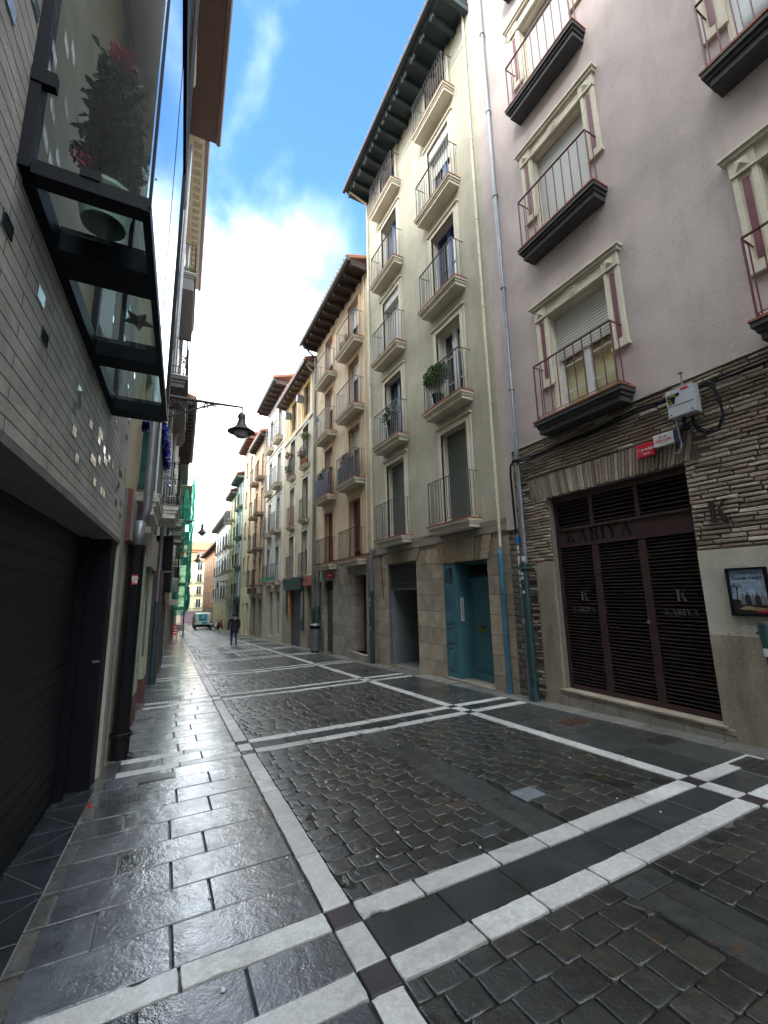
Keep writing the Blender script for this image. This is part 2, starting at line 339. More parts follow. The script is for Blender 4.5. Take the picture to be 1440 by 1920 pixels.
# stencil serif capitals, unit height, as polygons
GL = {
 'K': (0.95, [[(0, 0), (.36, 0), (.36, .05), (.29, .07), (.29, .93), (.36, .95), (.36, 1), (0, 1), (0, .95), (.07, .93), (.07, .07), (0, .05)],
             [(.40, .50), (.55, .56), (.80, .07), (.95, .05), (.95, 0), (.48, 0), (.56, .08)], [(.40, .53), (.66, .95), (.60, 1), (.88, 1), (.74, .93), (.44, .47)]]),
 'A': (0.95, [[(.42, 1), (.50, 1), (.86, .06), (.95, .04), (.95, 0), (.56, 0), (.56, .04), (.62, .07), (.38, .78)], [(0, 0), (.24, 0), (.24, .04), (.15, .07), (.35, .72), (.32, .80), (.08, .07), (0, .04)]]),
 'B': (0.78, [[(0, 0), (.30, 0), (.30, 1), (0, 1), (0, .95), (.07, .93), (.07, .07), (0, .05)], [(.35, .54), (.35, .60), (.50, .66), (.50, .90), (.35, .95), (.35, 1), (.60, .98), (.70, .86), (.70, .70), (.58, .55)],
             [(.35, .50), (.58, .50), (.76, .38), (.78, .16), (.64, .02), (.35, 0), (.35, .05), (.54, .10), (.54, .40), (.35, .45)]]),
 'I': (0.40, [[(0, 0), (.40, 0), (.40, .05), (.32, .07), (.32, .93), (.40, .95), (.40, 1), (0, 1), (0, .95), (.08, .93), (.08, .07), (0, .05)]]),
 'Y': (0.92, [[(0, 1), (.38, 1), (.38, .96), (.33, .93), (.52, .52), (.52, .07), (.60, .05), (.60, 0), (.24, 0), (.24, .05), (.30, .07), (.30, .46), (.07, .94), (0, .96)], [(.56, .55), (.75, .94), (.66, .96), (.66, 1), (.92, 1), (.92, .96), (.82, .93), (.60, .50)]]),
}
def add_stencil(mb, txt, h, fn, wk=1.0, gap=0.10):
    x = 0
    for ch in txt:
        w, polys = GL[ch]
        for p in polys: mb.face([fn((x + a * wk) * h, b * h) for a, b in p])
        x += (w * wk + gap)
    return x * h

# ------------------------------------------------------------------ ground, paving
RP = random.Random(3)
ROADM = attr_stone('wet_cobble', 0.32, 0.6, 14, 0.5, 0.5, 70, 0.18, 0.012, 0.8, True)
SLABM = attr_stone('wet_slab', 0.28, 0.5, 9, 0.5, 0.55, 55, 0.14, 0.009, 1.0)
SLABR = attr_stone('wet_slab_dark', 0.42, 0.3, 5, 0.35, 0.35, 60, 0.24, 0.006, 0.4)
BANDM = attr_stone('white_granite', 0.40, 0.3, 26, 0.30, 0.4, 130, 0.28, 0.006, 0.3, False, True)
BED = plain('wet_joint_sand', (0.012, 0.012, 0.011), 0.35, var=0.4, ns=20, bs=0.5)

def soil():
    mb = MB().use(BED); ys = [-60, -10, 0, 10, 30, 60, 100, 130, 160, 700]; xs = [-600, -30, 1.07, 2.63, 4.25, 7, 30, 600]
    def z(x, y):
        yy = max(-60, min(y, 130)); return -SL * yy - 0.014 - (0.009 if x == 2.63 else 0)
    vs = [(x, y, z(x, y)) for y in ys for x in xs]; n = len(xs)
    mb.faces(vs, [(j * n + i, j * n + i + 1, (j + 1) * n + i + 1, (j + 1) * n + i) for j in range(len(ys) - 1) for i in range(n - 1)])
    tag(mb.build('ground'), kind='structure')
soil()

def stone(mb, x0, x1, y0, y1, dz, rnd, col, tx=0.0, ty=0.0, crown=0.0, low=0.03, zf=gz, ch=0.12):
    """One paving stone: chamfered octagon top with a worn rim, slightly tilted."""
    xc, yc = (x0 + x1) / 2, (y0 + y1) / 2; a, b = (x1 - x0) / 2, (y1 - y0) / 2; c = min(a, b) * ch
    jt = [(RP.uniform(-.005, .005), RP.uniform(-.005, .005)) for _ in range(8)]
    def ring(ins, z):
        A, B = a - ins, b - ins; cc = max(0.001, c - ins * 0.3)
        pts = [(-A, -B + cc), (-A + cc, -B), (A - cc, -B), (A, -B + cc), (A, B - cc), (A - cc, B), (-A + cc, B), (-A, B - cc)]
        return [(xc + p[0] + jt[i][0], yc + p[1] + jt[i][1], zf(xc + p[0], yc + p[1]) + dz + z + tx * p[0] + ty * p[1]) for i, p in enumerate(pts)]
    if yc < 18:
        vs = ring(0, -low) + ring(0, -rnd * 0.75) + ring(rnd * 0.9, -rnd * .10) + ring(rnd * 2.6, 0) + [(xc, yc, zf(xc, yc) + dz + crown)]
        fs = [(r_ * 8 + i, r_ * 8 + (i + 1) % 8, r_ * 8 + 8 + (i + 1) % 8, r_ * 8 + 8 + i) for r_ in range(3) for i in range(8)] + [(24 + i, 24 + (i + 1) % 8, 32) for i in range(8)]
        mb.faces(vs, fs, col); return
    vs = ring(0, -low) + ring(0, -rnd * 0.8) + ring(rnd * 0.9, 0) + [(xc, yc, zf(xc, yc) + dz + crown)]
    fs = [(i, (i + 1) % 8, 8 + (i + 1) % 8, 8 + i) for i in range(8)] + [(8 + i, 8 + (i + 1) % 8, 16 + (i + 1) % 8, 16 + i) for i in range(8)] + [(16 + i, 16 + (i + 1) % 8, 24) for i in range(8)]
    mb.faces(vs, fs, col)
def flat_slab(mb, P, dz, col, low=0.03, bev=0.006):
    """Quad slab from four (x, y) corners with a small chamfer."""
    cx = sum(p[0] for p in P) / 4; cy = sum(p[1] for p in P) / 4
    def ins(p, k):
        d = Vector((cx - p[0], cy - p[1])); L = d.length; d = d / L * k * 1.4; return (p[0] + d.x, p[1] + d.y)
    g = 0.003; r0 = [ins(p, g) for p in P]; r1 = [ins(p, g + bev) for p in P]
    t = (RP.uniform(-1, 1) * 0.004, RP.uniform(-1, 1) * 0.004)
    Z = lambda p, z: (p[0], p[1], gz(*p) + dz + z + t[0] * (p[0] - cx) + t[1] * (p[1] - cy))
    vs = [Z(p, -low) for p in r0] + [Z(p, -bev) for p in r0] + [Z(p, 0) for p in r1]
    mb.faces(vs, [(i, (i + 1) % 4, 4 + (i + 1) % 4, 4 + i) for i in range(4)] + [(4 + i, 4 + (i + 1) % 4, 8 + (i + 1) % 4, 8 + i) for i in range(4)] + [(8, 9, 10, 11)], col)

def worn(mb, P, dz, col, low=0.03):
    """Slab with nibbled, sometimes chipped edges."""
    cx = sum(p[0] for p in P) / 4; cy = sum(p[1] for p in P) / 4; out = []
    for e in range(4):
        a, b = Vector(P[e]), Vector(P[(e + 1) % 4]); L = (b - a).length; n = max(2, int(L / 0.035)); nrm = Vector((cx, cy)) - (a + b) / 2; nrm.normalize(); ph = RP.uniform(0, 9)
        chip = RP.uniform(0.1, 0.9) if (RP.random() < 0.16 and L > .2) else None
        for i in range(n):
            t_ = i / n; k = 0.0035 + RP.uniform(0, 0.003) + 0.0015 * math.sin(ph + t_ * 9)
            if i == 0: k = 0.005 + RP.random() * 0.006
            if chip is not None and abs(t_ - chip) * L < 0.035: k += RP.uniform(0.010, 0.028)
            q = a.lerp(b, t_) + nrm * k
            if i == 0: d = Vector((cx, cy)) - a; q = a + d.normalized() * (0.007 + RP.random() * 0.006)
            out.append(q)
    n = len(out); Z = lambda p, z: (p[0], p[1], gz(*p) + dz + z); c = Vector((cx, cy))
    inn = [q + (c - q).normalized() * 0.004 for q in out]
    mb.faces([Z(p, -low) for p in out] + [Z(p, -0.004) for p in out] + [Z(p, 0) for p in inn] + [Z(c, 0)], [(i, (i + 1) % n, n + (i + 1) % n, n + i) for i in range(n)] + [(n + i, n + (i + 1) % n, 2 * n + (i + 1) % n, 2 * n + i) for i in range(n)] + [(2 * n + i, 2 * n + (i + 1) % n, 3 * n) for i in range(n)], col)
def XS(y): return 0.90 + 0.0135 * (y - 2.6)            # inner edge of the left white band
BW = 0.16
PAIRS = [(-4.70 + 3.64 * k) for k in range(34)]         # far edge of each pair of cross bands
def in_pair(y0, y1, pad=0.0):
    for p in PAIRS:
        if y1 > p - 0.62 + pad and y0 < p + pad: return True
    return False
def rxs(y): return 5.8 + max(0, y - 40) * 0.028      # right wall line, bends away beyond 40 m
road = MB().use(ROADM); bands = MB().use(BANDM); lp = MB().use(SLABM); rp_ = MB().use(SLABR)
def white(): k = RP.uniform(0.74, 1.05); return (0.62 * k, 0.61 * k, 0.58 * k)
def slabc():
    k = RP.uniform(0.65, 1.3); return (0.055 * k, 0.060 * k, 0.066 * k)
YM = 112
# cobbles
y = -2.2
while y < YM:
    dy = RP.uniform(0.150, 0.180) if y < 2 else RP.uniform(0.130, 0.160)
    if y > 45: dy = 0.3
    hit = None
    for p in PAIRS:
        if y < p + 0.0 and y > p - 0.62 - 0.055: hit = p
    if hit is not None: y = hit + 0.006; continue
    for p in PAIRS:
        if y < p - 0.62 and y + dy > p - 0.62: dy = p - 0.617 - y
    for p in PAIRS:
        if 0 < p - 0.617 - (y + dy) < 0.055: dy = p - 0.617 - y
    x = XS(y) + BW + 0.01 - RP.uniform(0, 0.12); xe = 4.24
    while x < xe - 0.03:
        w = RP.uniform(0.165, 0.235) if y < 45 else 0.5
        if y < 2: w = RP.uniform(0.165, 0.22)
        x1 = min(x + w, xe)
        if xe - x1 < 0.09: x1 = xe
        if x < 2.45 < x1: x1 = 2.45 if 2.45 - x > 0.08 else 2.46
        if not (2.45 < (x + x1) / 2 < 2.81):
            q = RP.random(); k = RP.uniform(0.75, 1.25); c = (0.031 * k, 0.031 * k, 0.0285 * k)
            if y < 14 and q < 0.035: c = (0.055 * k, 0.040 * k, 0.028 * k)
            elif y < 14 and q < 0.2: c = (0.042 * k, 0.038 * k, 0.032 * k)
            elif q < 0.27: c = (0.038 * k, 0.042 * k, 0.042 * k)
            xs0 = max(x, XS(y) + BW + 0.004)
            if x1 - xs0 > 0.05:
                stone(road, xs0 + 0.003, x1 - 0.003, y + 0.002, y + dy - 0.002, RP.uniform(-0.0015, 0.0015), 0.005, c, RP.uniform(-.014, .014), RP.uniform(-.02, .02), 0.002, ch=0.16)
        x = x1
    y += dy
N_SETT = len(road.f)
# central drain channel of long slabs
y = -2.2
while y < YM:
    dy = RP.uniform(0.55, 0.95); y1 = y + dy
    for p in PAIRS:
        if y < p + 0.003 and y1 > p - 0.62:
            if y >= p - 0.63: y = p + 0.004; y1 = y + dy
            else: y1 = p - 0.624
    k = RP.uniform(0.8, 1.2); c = (0.05 * k, 0.052 * k, 0.05 * k)
    flat_slab(road, [(2.45, y), (2.63, y), (2.63, y1), (2.45, y1)], -0.008, c); flat_slab(road, [(2.63, y), (2.81, y), (2.81, y1), (2.63, y1)], -0.008, V3(c, 0.85))
    y = y1 if y1 > y else y + 0.01
# bands
def band_run(xa, xb, ya, yb, n):
    cuts = [xa + (xb - xa) * i / n + (RP.uniform(-.06, .06) if 0 < i < n else 0) for i in range(n + 1)]
    for i in range(n): (worn if ya < 11 else flat_slab)(bands, [(cuts[i], ya + (RP.uniform(-.004, .004) if ya < 11 else 0)), (cuts[i + 1], ya), (cuts[i + 1], yb), (cuts[i], yb)], 0.002 + RP.uniform(0, .002), white())
XB0, XB1 = 4.25, 4.41
def dark_sq(x0, x1, y0, y1): flat_slab(rp_, [(x0, y0), (x1, y0), (x1, y1), (x0, y1)], 0.001, (0.040, 0.032, 0.036))
for p in PAIRS:
    if p < -2.6 or p > 100: continue
    s0 = XS(p)
    for ya, yb in ((p - BW, p), (p - 0.61, p - 0.61 + BW)):
        big = ya < 3
        band_run(XL(ya) + 0.16, s0, ya, yb, 2); band_run(s0 + BW, 2.45, ya, yb, 2 if not big else 3); band_run(2.45, 2.81, ya, yb, 1); band_run(2.81, XB0, ya, yb, 2); band_run(XB1, 5.45 + rxs(ya) - 5.8, ya, yb, 1)
        dark_sq(s0, s0 + BW, ya, yb); dark_sq(XB0, XB1, ya, yb)
    flat_slab(bands, [(s0, p - 0.45), (s0 + BW, p - 0.45), (s0 + BW, p - BW), (s0, p - BW)], 0.002, white())
    flat_slab(bands, [(XB0, p - 0.45), (XB1, p - 0.45), (XB1, p - BW), (XB0, p - BW)], 0.002, white())
    for xa, xb, n, zz in ((XL(p) + 0.16, s0, 3, 0), (s0 + BW, 2.45, 3, -0.002), (2.45, 2.81, 1, -0.004), (2.81, XB0, 3, -0.002), (XB1, 5.45, 2, 0)):
        for i in range(n):
            a = xa + (xb - xa) * i / n; b = xa + (xb - xa) * (i + 1) / n; k = RP.uniform(0.8, 1.2); c = (0.036 * k, 0.037 * k, 0.038 * k)
            if xb <= s0 + 0.01: c = slabc()
            flat_slab(lp if xb <= s0 + 0.01 else rp_, [(a, p - 0.45), (b, p - 0.45), (b, p - BW), (a, p - BW)], zz, c)
    # long white bands between pairs
    q = p + 3.64 - 0.61
    ys = [p + (q - p) * i / 5 for i in range(6)]
    for i in range(5):
        a, b = ys[i], ys[i + 1]
        ff = worn if a < 11 else flat_slab
        ff(bands, [(XS(a), a), (XS(a) + BW, a), (XS(b) + BW, b), (XS(b), b)], 0.002, white())
        ff(bands, [(XB0, a), (XB1, a), (XB1, b), (XB0, b)], 0.002, white())
    # left pavement courses
    n = 9; yy = [p + (q - p) * i / n for i in range(n + 1)]
    for i in range(n):
        a, b = yy[i], yy[i + 1]; x0 = XL(a) - 0.03; xe = XS(a) - 0.003
        offs = 0.28 if i % 2 else 0.62
        cuts = [x0, x0 + 0.14]; t = x0 + 0.14 + offs + RP.uniform(-.03, .03)
        while t < xe - 0.22: cuts.append(t); t += 0.60 + RP.uniform(-.06, .06)
        cuts.append(xe)
        for k in range(len(cuts) - 1):
            c = (V3(slabc(), 1.7) if k == 1 else slabc()) if k else V3((0.13, 0.125, 0.115), RP.uniform(.8, 1.1))
            flat_slab(lp, [(cuts[k], a + .004), (cuts[k + 1], a + .004), (cuts[k + 1], b - .004), (cuts[k], b - .004)], RP.uniform(-0.002, 0.003), c)
    # right pavement, three files of big slabs and a worn pale strip at the wall
    n = 4; yy = [p + (q - p) * i / n for i in range(n + 1)]
    for i in range(n):
        a, b = yy[i], yy[i + 1]; e = 5.45 + rxs(a) - 5.8
        cuts = [XB1, XB1 + 0.5 + (0.1 if i % 2 else 0), e]
        for k in range(2):
            kk = RP.uniform(0.75, 1.3); flat_slab(rp_, [(cuts[k], a), (cuts[k + 1], a), (cuts[k + 1], b), (cuts[k], b)], RP.uniform(-0.002, 0.002), (0.042 * kk, 0.044 * kk, 0.042 * kk))
    kk = RP.uniform(0.9, 1.1)
    e = 5.45 + rxs(p) - 5.8
    for i in range(4):
        a = p - 0.61 + 3.64 * i / 4; b = a + 3.64 / 4; flat_slab(rp_, [(e, a), (5.83 + rxs(a) - 5.8, a), (5.83 + rxs(a) - 5.8, b), (e, b)], 0.004, V3((0.17, 0.165, 0.15), RP.uniform(.6, 1.2)))
# left pavement across the band pair next to the wall
for p in PAIRS:
    if -2.6 < p < 100: flat_slab(lp, [(XL(p) - 0.03, p - 0.61), (XL(p) + 0.155, p - 0.61), (XL(p) + 0.155, p), (XL(p) - 0.03, p)], 0, (0.10, 0.095, 0.09))
rd = tag(road.build('road'), kind='structure'); rd.data.polygons.foreach_set('use_smooth', [i < N_SETT for i in range(len(rd.data.polygons))]); tag(bands.build('paving_bands'), kind='structure')
tag(lp.build('left_pavement'), kind='structure'); tag(rp_.build('right_pavement'), kind='structure')

# ------------------------------------------------------------------ facade helpers
class Bld:
    """Facade frame: Y along the street, n out of the wall towards the street, z up (world metres)."""
    def __init__(s, name, label, side, Y0, Y1, X=XR, group=None, cat='building'):
        s.side = side; s.Y0 = Y0; s.Y1 = Y1; s.X = X
        xx = X if side > 0 else XL((Y0 + Y1) / 2)
        s.root = thing(name, label, cat, (xx, (Y0 + Y1) / 2, -SL * (Y0 + Y1) / 2), group)
    def x(s, Y): return s.X if s.side > 0 else XL(Y)
    def P(s, Y, n, z): return (s.x(Y) - n * s.side, Y, z)
    def box(s, mb, Ya, Yb, n0, n1, z0, z1, col=None):
        P = s.P; return mb.hexa([P(Ya, n0, z0), P(Yb, n0, z0), P(Yb, n1, z0), P(Ya, n1, z0), P(Ya, n0, z1), P(Yb, n0, z1), P(Yb, n1, z1), P(Ya, n1, z1)], col)
    def quad(s, mb, *pts): mb.face([s.P(*p) for p in pts])
    def wall(s, name, Y0, Y1, z0, z1, holes, mat, n=0.0, depth=0.3, rmat=None, back=True, ends=(True, True), top=True, D=7.0, label=None):
        mb = MB().use(mat)
        us = sorted({Y0, Y1} | {h[0] for h in holes} | {h[1] for h in holes}); zs = sorted({z0, z1} | {h[2] for h in holes} | {h[3] for h in holes})
        us = [u for u in us if Y0 <= u <= Y1]; zs = [z for z in zs if z0 <= z <= z1]
        for i in range(len(us) - 1):
            for j in range(len(zs) - 1):
                uc, zc = (us[i] + us[i + 1]) / 2, (zs[j] + zs[j + 1]) / 2
                if any(h[0] < uc < h[1] and h[2] < zc < h[3] for h in holes): continue
                s.quad(mb, (us[i], n, zs[j]), (us[i + 1], n, zs[j]), (us[i + 1], n, zs[j + 1]), (us[i], n, zs[j + 1]))
        for h in holes:
            a, b, c, d = h[:4]; dp = h[4] if len(h) > 4 else depth
            mb.use(rmat or mat)
            s.quad(mb, (a, n, c), (a, n - dp, c), (a, n - dp, d), (a, n, d)); s.quad(mb, (b, n, c), (b, n - dp, c), (b, n - dp, d), (b, n, d))
            s.quad(mb, (a, n, d), (b, n, d), (b, n - dp, d), (a, n - dp, d)); s.quad(mb, (a, n, c), (b, n, c), (b, n - dp, c), (a, n - dp, c))
            mb.use(DARK); s.quad(mb, (a, n - dp, c), (b, n - dp, c), (b, n - dp, d), (a, n - dp, d))
        mb.use(mat)
        if ends[0]: s.quad(mb, (Y0, n, z0), (Y0, -D, z0), (Y0, -D, z1), (Y0, n, z1))
        if ends[1]: s.quad(mb, (Y1, n, z0), (Y1, -D, z0), (Y1, -D, z1), (Y1, n, z1))
        if top: s.quad(mb, (Y0, n, z1), (Y1, n, z1), (Y1, -D, z1), (Y0, -D, z1))
        if back: s.quad(mb, (Y0, -D, z0), (Y1, -D, z0), (Y1, -D, z1), (Y0, -D, z1))
        return mb.build(name, s.root, label=label)
    def surround(s, a, b, z0, z1, mat, w=0.14, p=0.035, cornice=0.05, sill=False):
        mb = MB().use(mat)
        s.box(mb, a - w, a, -0.02, p, z0, z1); s.box(mb, b, b + w, -0.02, p, z0, z1); s.box(mb, a - w, b + w, -0.02, p + 0.003, z1, z1 + w)
        s.box(mb, a - w * 0.45, a - 0.0, 0, p + 0.018, z0, z1 + w * 0.45); s.box(mb, b, b + w * 0.45, 0, p + 0.018, z0, z1 + w * 0.45); s.box(mb, a - 0.0, b + 0.0, 0, p + 0.021, z1 + 0.002, z1 + w * 0.45)
        if cornice: s.box(mb, a - w - 0.03, b + w + 0.03, 0, p + cornice, z1 + w, z1 + w + 0.035)
        return mb.build('window_surround', s.root)
    def balcony(s, a, b, zt, d, slab, top=TILE, iron=IRON, h=1.0, th=0.2, sp=0.11, n0=0.0, bracket=False, label=None):
        mb = MB().use(slab)
        s.box(mb, a, b, n0, d, zt - th * 0.38, zt - 0.026); s.box(mb, a + 0.03, b - 0.03, n0, d - 0.035, zt - th * 0.62, zt - th * 0.38)
        s.box(mb, a + 0.055, b - 0.055, n0, d - 0.06, zt - th, zt - th * 0.62)
        if bracket:
            for yy in (a + 0.2, b - 0.3): s.box(mb, yy, yy + 0.1, n0, d * 0.7, zt - th - 0.18, zt - th)
        mb.use(top); s.box(mb, a - 0.012, b + 0.012, n0, d + 0.012, zt - 0.026, zt)
        sl = mb.build('balcony', s.root, label=label)
        s.rail(sl, a + 0.06, b - 0.06, zt, d - 0.05, iron, h, sp, n0)
        return sl
    def rail(s, parent, a, b, zt, d, iron, h, sp=0.11, n0=0.0, r=0.0065):
        mb = MB().use(iron); z0, z1 = zt + 0.07, zt + h
        for Y in (a, b):
            s.box(mb, Y - 0.009, Y + 0.009, n0, d, z1 - 0.012, z1)
            s.box(mb, Y - 0.007, Y + 0.007, n0, d, z0 - 0.008, z0)
        s.box(mb, a, b, d - 0.018, d + 0.018, z1 - 0.001, z1 + 0.011); s.box(mb, a, b, d - 0.007, d + 0.007, z0 - 0.008, z0)
        n = max(2, round((b - a) / sp))
        for i in range(n + 1):
            Y = a + (b - a) * i / n; rr = r * 1.5 if i in (0, n) else r
            zl = zt if i in (0, n) else z0 - 0.002
            s.box(mb, Y - rr, Y + rr, d - rr, d + rr, zl, z1)
        m = max(1, round((d - n0) / sp))
        for Y in (a, b):
            for i in range(1, m): nn = n0 + (d - n0) * i / m; s.box(mb, Y - r, Y + r, nn - r, nn + r, z0, z1 - 0.01)
        return mb.build('railing', parent)
    def french(s, a, b, z0, z1, dep, fmat, shut=0.0, smat=None, pane=GLASS, leaves=2, bars=0, fw=0.055, kick=0.0, box=0.0, name='balcony_door'):
        """Window door in a reveal: frame, panes, roller shutter."""
        mb = MB().use(fmat); n = -dep + 0.05; t = 0.05
        s.box(mb, a, a + fw, n, n + t, z0, z1); s.box(mb, b - fw, b, n, n + t, z0, z1); s.box(mb, a + fw, b - fw, n, n + t, z1 - fw, z1); s.box(mb, a + fw, b - fw, n, n + t, z0, z0 + fw * 1.4)
        for i in range(1, leaves):
            Y = a + (b - a) * i / leaves; s.box(mb, Y - fw * 0.9, Y + fw * 0.9, n + 0.004, n + t + 0.006, z0 + fw, z1 - fw)
        for i in range(1, bars + 1):
            z = z0 + (z1 - z0) * i / (bars + 1); s.box(mb, a + fw, b - fw, n + 0.012, n + t - 0.012, z - 0.012, z + 0.012)
        if kick: s.box(mb, a + fw, b - fw, n + 0.008, n + t - 0.008, z0 + fw, z0 + kick)
        fr = mb.build(name, s.root)
        if pane is GLASS: pane = (GLASS, CURT, GLASS, CURT2, GLASS)[int(abs(a * 7.3 + z0 * 3.1)) % 5]
        g = MB().use(pane); s.quad(g, (a + fw * 0.5, n + 0.02, z0 + fw), (b - fw * 0.5, n + 0.02, z0 + fw), (b - fw * 0.5, n + 0.02, z1 - fw * 0.5), (a + fw * 0.5, n + 0.02, z1 - fw * 0.5)); g.build('pane', fr)
        if shut > 0:
            g = MB().use(smat or SHUT); zz = z1 - (z1 - z0) * shut
            s.box(g, a + 0.012, b - 0.012, n + t + 0.01, n + t + 0.022, zz, z1 - 0.01); s.box(g, a + 0.012, b - 0.012, n + t + 0.006, n + t + 0.03, zz - 0.03, zz); g.build('roller_shutter', fr)
        if box > 0:
            g = MB().use(IRON if smat is None else smat); s.box(g, a + 0.005, b - 0.005, n + t, n + t + 0.17, z1 - box, z1 - 0.003); g.build('shutter_box', fr)
        return fr
    def eave(s, Ya, Yb, zw, out, mat, gut, rise=-0.02, pitch=0.6, beam=(0.10, 0.16), slope=0.35, roofD=5.0, tiles=ROOFT, beams=True, ends_tile=True):
        """Overhanging roof: sloping tiled slab, boarded soffit on rafters, gutter."""
        zt = zw + 0.10; mb = MB().use(tiles); P = s.P
        z_o = zt + rise; th = 0.10
        zr = z_o + slope * (roofD + out)
        mb.hexa([P(Ya, out, z_o), P(Yb, out, z_o), P(Yb, -roofD, zr), P(Ya, -roofD, zr), P(Ya, out, z_o + th), P(Yb, out, z_o + th), P(Yb, -roofD, zr + th), P(Ya, -roofD, zr + th)])
        n = int((Yb - Ya) / 0.24)
        for i in range(n):
            Y = Ya + 0.12 + i * 0.24; a = P(Y, out + 0.05, z_o + th + 0.0); b = P(Y, -roofD, zr + th)
            mb.tube([a, b], 0.085, 6)
        rf = mb.build('roof', s.root)
        so = MB().use(mat); s.box(so, Ya + 0.01, Yb - 0.01, -0.25, out - 0.02, zw - 0.005, zw + 0.06); so.build('soffit', rf)
        if beams:
            r = MB().use(mat); k = max(2, int((Yb - Ya) / pitch))
            for i in range(k + 1):
                Y = Ya + 0.08 + (Yb - Ya - 0.16) * i / k
                h = beam[1]
                r.hexa([P(Y - beam[0] / 2, 0, zw - h), P(Y + beam[0] / 2, 0, zw - h), P(Y + beam[0] / 2, out * 0.86, zw - h * 0.8), P(Y - beam[0] / 2, out * 0.86, zw - h * 0.8),
                        P(Y - beam[0] / 2, 0, zw - 0.006), P(Y + beam[0] / 2, 0, zw - 0.006), P(Y + beam[0] / 2, out * 0.95, zw - 0.006), P(Y - beam[0] / 2, out * 0.95, zw - 0.006)])
            build_each(r, 'rafter', rf)
        g = MB().use(gut); g.tube([P(Ya - 0.03, out + 0.05, zw + 0.04), P(Yb + 0.03, out + 0.05, zw + 0.04)], 0.075, 10); g.build('gutter', rf)
        return rf
    def pipe(s, Y, n, z0, z1, r, mat, name='drainpipe', coll=2.2, extra=None, label=None, cuff=None):
        mb = MB().use(mat); pts = [s.P(Y, n, z0), s.P(Y, n, z1)]
        if extra: pts += [s.P(*e) for e in extra]
        mb.tube(pts, r, 10); z = z0 + 1.2
        while z < z1: mb.tube([s.P(Y, n, z), s.P(Y, n, z + 0.04)], r * 1.35, 10); s.box(mb, Y - 0.01, Y + 0.01, 0, n, z, z + 0.02); z += coll
        return mb.build(name, s.root, smooth=False, label=label)

def foliage(mb, c, rad, n, size, rng, flat=0.6, droop=0.0, mats=None):
    for i in range(n):
        while True:
            p = Vector((rng.uniform(-1, 1), rng.uniform(-1, 1), rng.uniform(-1, 1)))
            if 0.15 < p.length < 1: break
        p = Vector((p.x * rad[0], p.y * rad[1], p.z * rad[2])); p.z -= droop * (abs(p.x) + abs(p.y)) * rng.random()
        q = Vector(c) + p; a = Vector((rng.uniform(-1, 1), rng.uniform(-1, 1), rng.uniform(-.6, 1))).normalized(); b = a.orthogonal().normalized(); b = (Matrix.Rotation(rng.uniform(0, 6.3), 3, a) @ b)
        L = size * rng.uniform(0.6, 1.4); w = L * 0.35
        if mats: mb.use(rng.choice(mats))
        mb.face([q, q + a * L * .5 + b * w, q + a * L, q + a * L * .5 - b * w])
def potted(name, label, loc, rad, n, leaf, pot=TERRA, ps=0.12, ph=0.2, cat='plant', seed=1, mats=None, group=None, up=0.0, stems=6, droop=0.0, kind_leaf='foliage', ls=None):
    """Potted plant: pot, stems and leaf cluster, origin at the pot's foot."""
    rng = random.Random(seed); r = thing(name, label, cat, loc, group); x, y, z = loc
    m = MB().use(pot); m.lathe(loc, [(ps * .72, 0), (ps * .95, ph * .85), (ps * 1.08, ph * .86), (ps * 1.08, ph), (ps * .9, ph), (ps * .85, ph * .88), (0.001, ph * .86)], 14); m.build('pot', r, smooth=False)
    m = MB().use(leaf); c = (x, y, z + ph + rad[2] * 0.7 + up)
    for i in range(stems):
        e = (c[0] + rng.uniform(-.6, .6) * rad[0], c[1] + rng.uniform(-.6, .6) * rad[1], c[2] + rng.uniform(-.3, .6) * rad[2])
        m.tube([(x + rng.uniform(-.03, .03), y + rng.uniform(-.03, .03), z + ph * .8), ((x + e[0]) / 2, (y + e[1]) / 2, (z + ph + e[2]) / 2), e], [0.008, 0.006, 0.003], 5)
    foliage(m, c, rad, n, ls or (0.07 if max(rad) > .2 else 0.05), rng, mats=mats, droop=droop); m.build(kind_leaf, r)
    return r

# ================================================================== RIGHT SIDE
# ---- pink building with brick ground floor
B = Bld('pink_apartment_house', 'tall pink plastered house over a thin brick ground floor with the wide brown slatted door', 1, -4.5, 6.14)
cols = [(3.62, 4.70), (0.55, 1.63), (-2.5, -1.42)]; tops = [4.42, 7.80, 11.0, 14.2]
holes = [(a, b, z, z + 1.93, 0.27) for a, b in cols for z in tops]
B.wall('upper_wall', -4.5, 6.14, 4.22, 17.5, holes, PINK, rmat=CREAM)
B.wall('corner_wall', 5.86, 6.14, 2.72, 4.22, [], PINK, back=False, top=False)
DZ0, DZ1, DY0, DY1 = 0.02, 3.15, 2.92, 5.12
B.wall('brick_wall', -4.5, 5.86, -0.3, 4.22, [(DY0, DY1, DZ0, DZ1, 0.22), (-3.0, -0.6, 0.0, 3.1, 0.25)], plain('mortar_grey', (0.20, 0.175, 0.145), 0.95, ns=12, bs=0.5), n=-0.035, top=False)
B.wall('brick_wall_end', 5.86, 6.14, -0.35, 2.72, [], RUBBLE, n=-0.03, back=False, top=False)
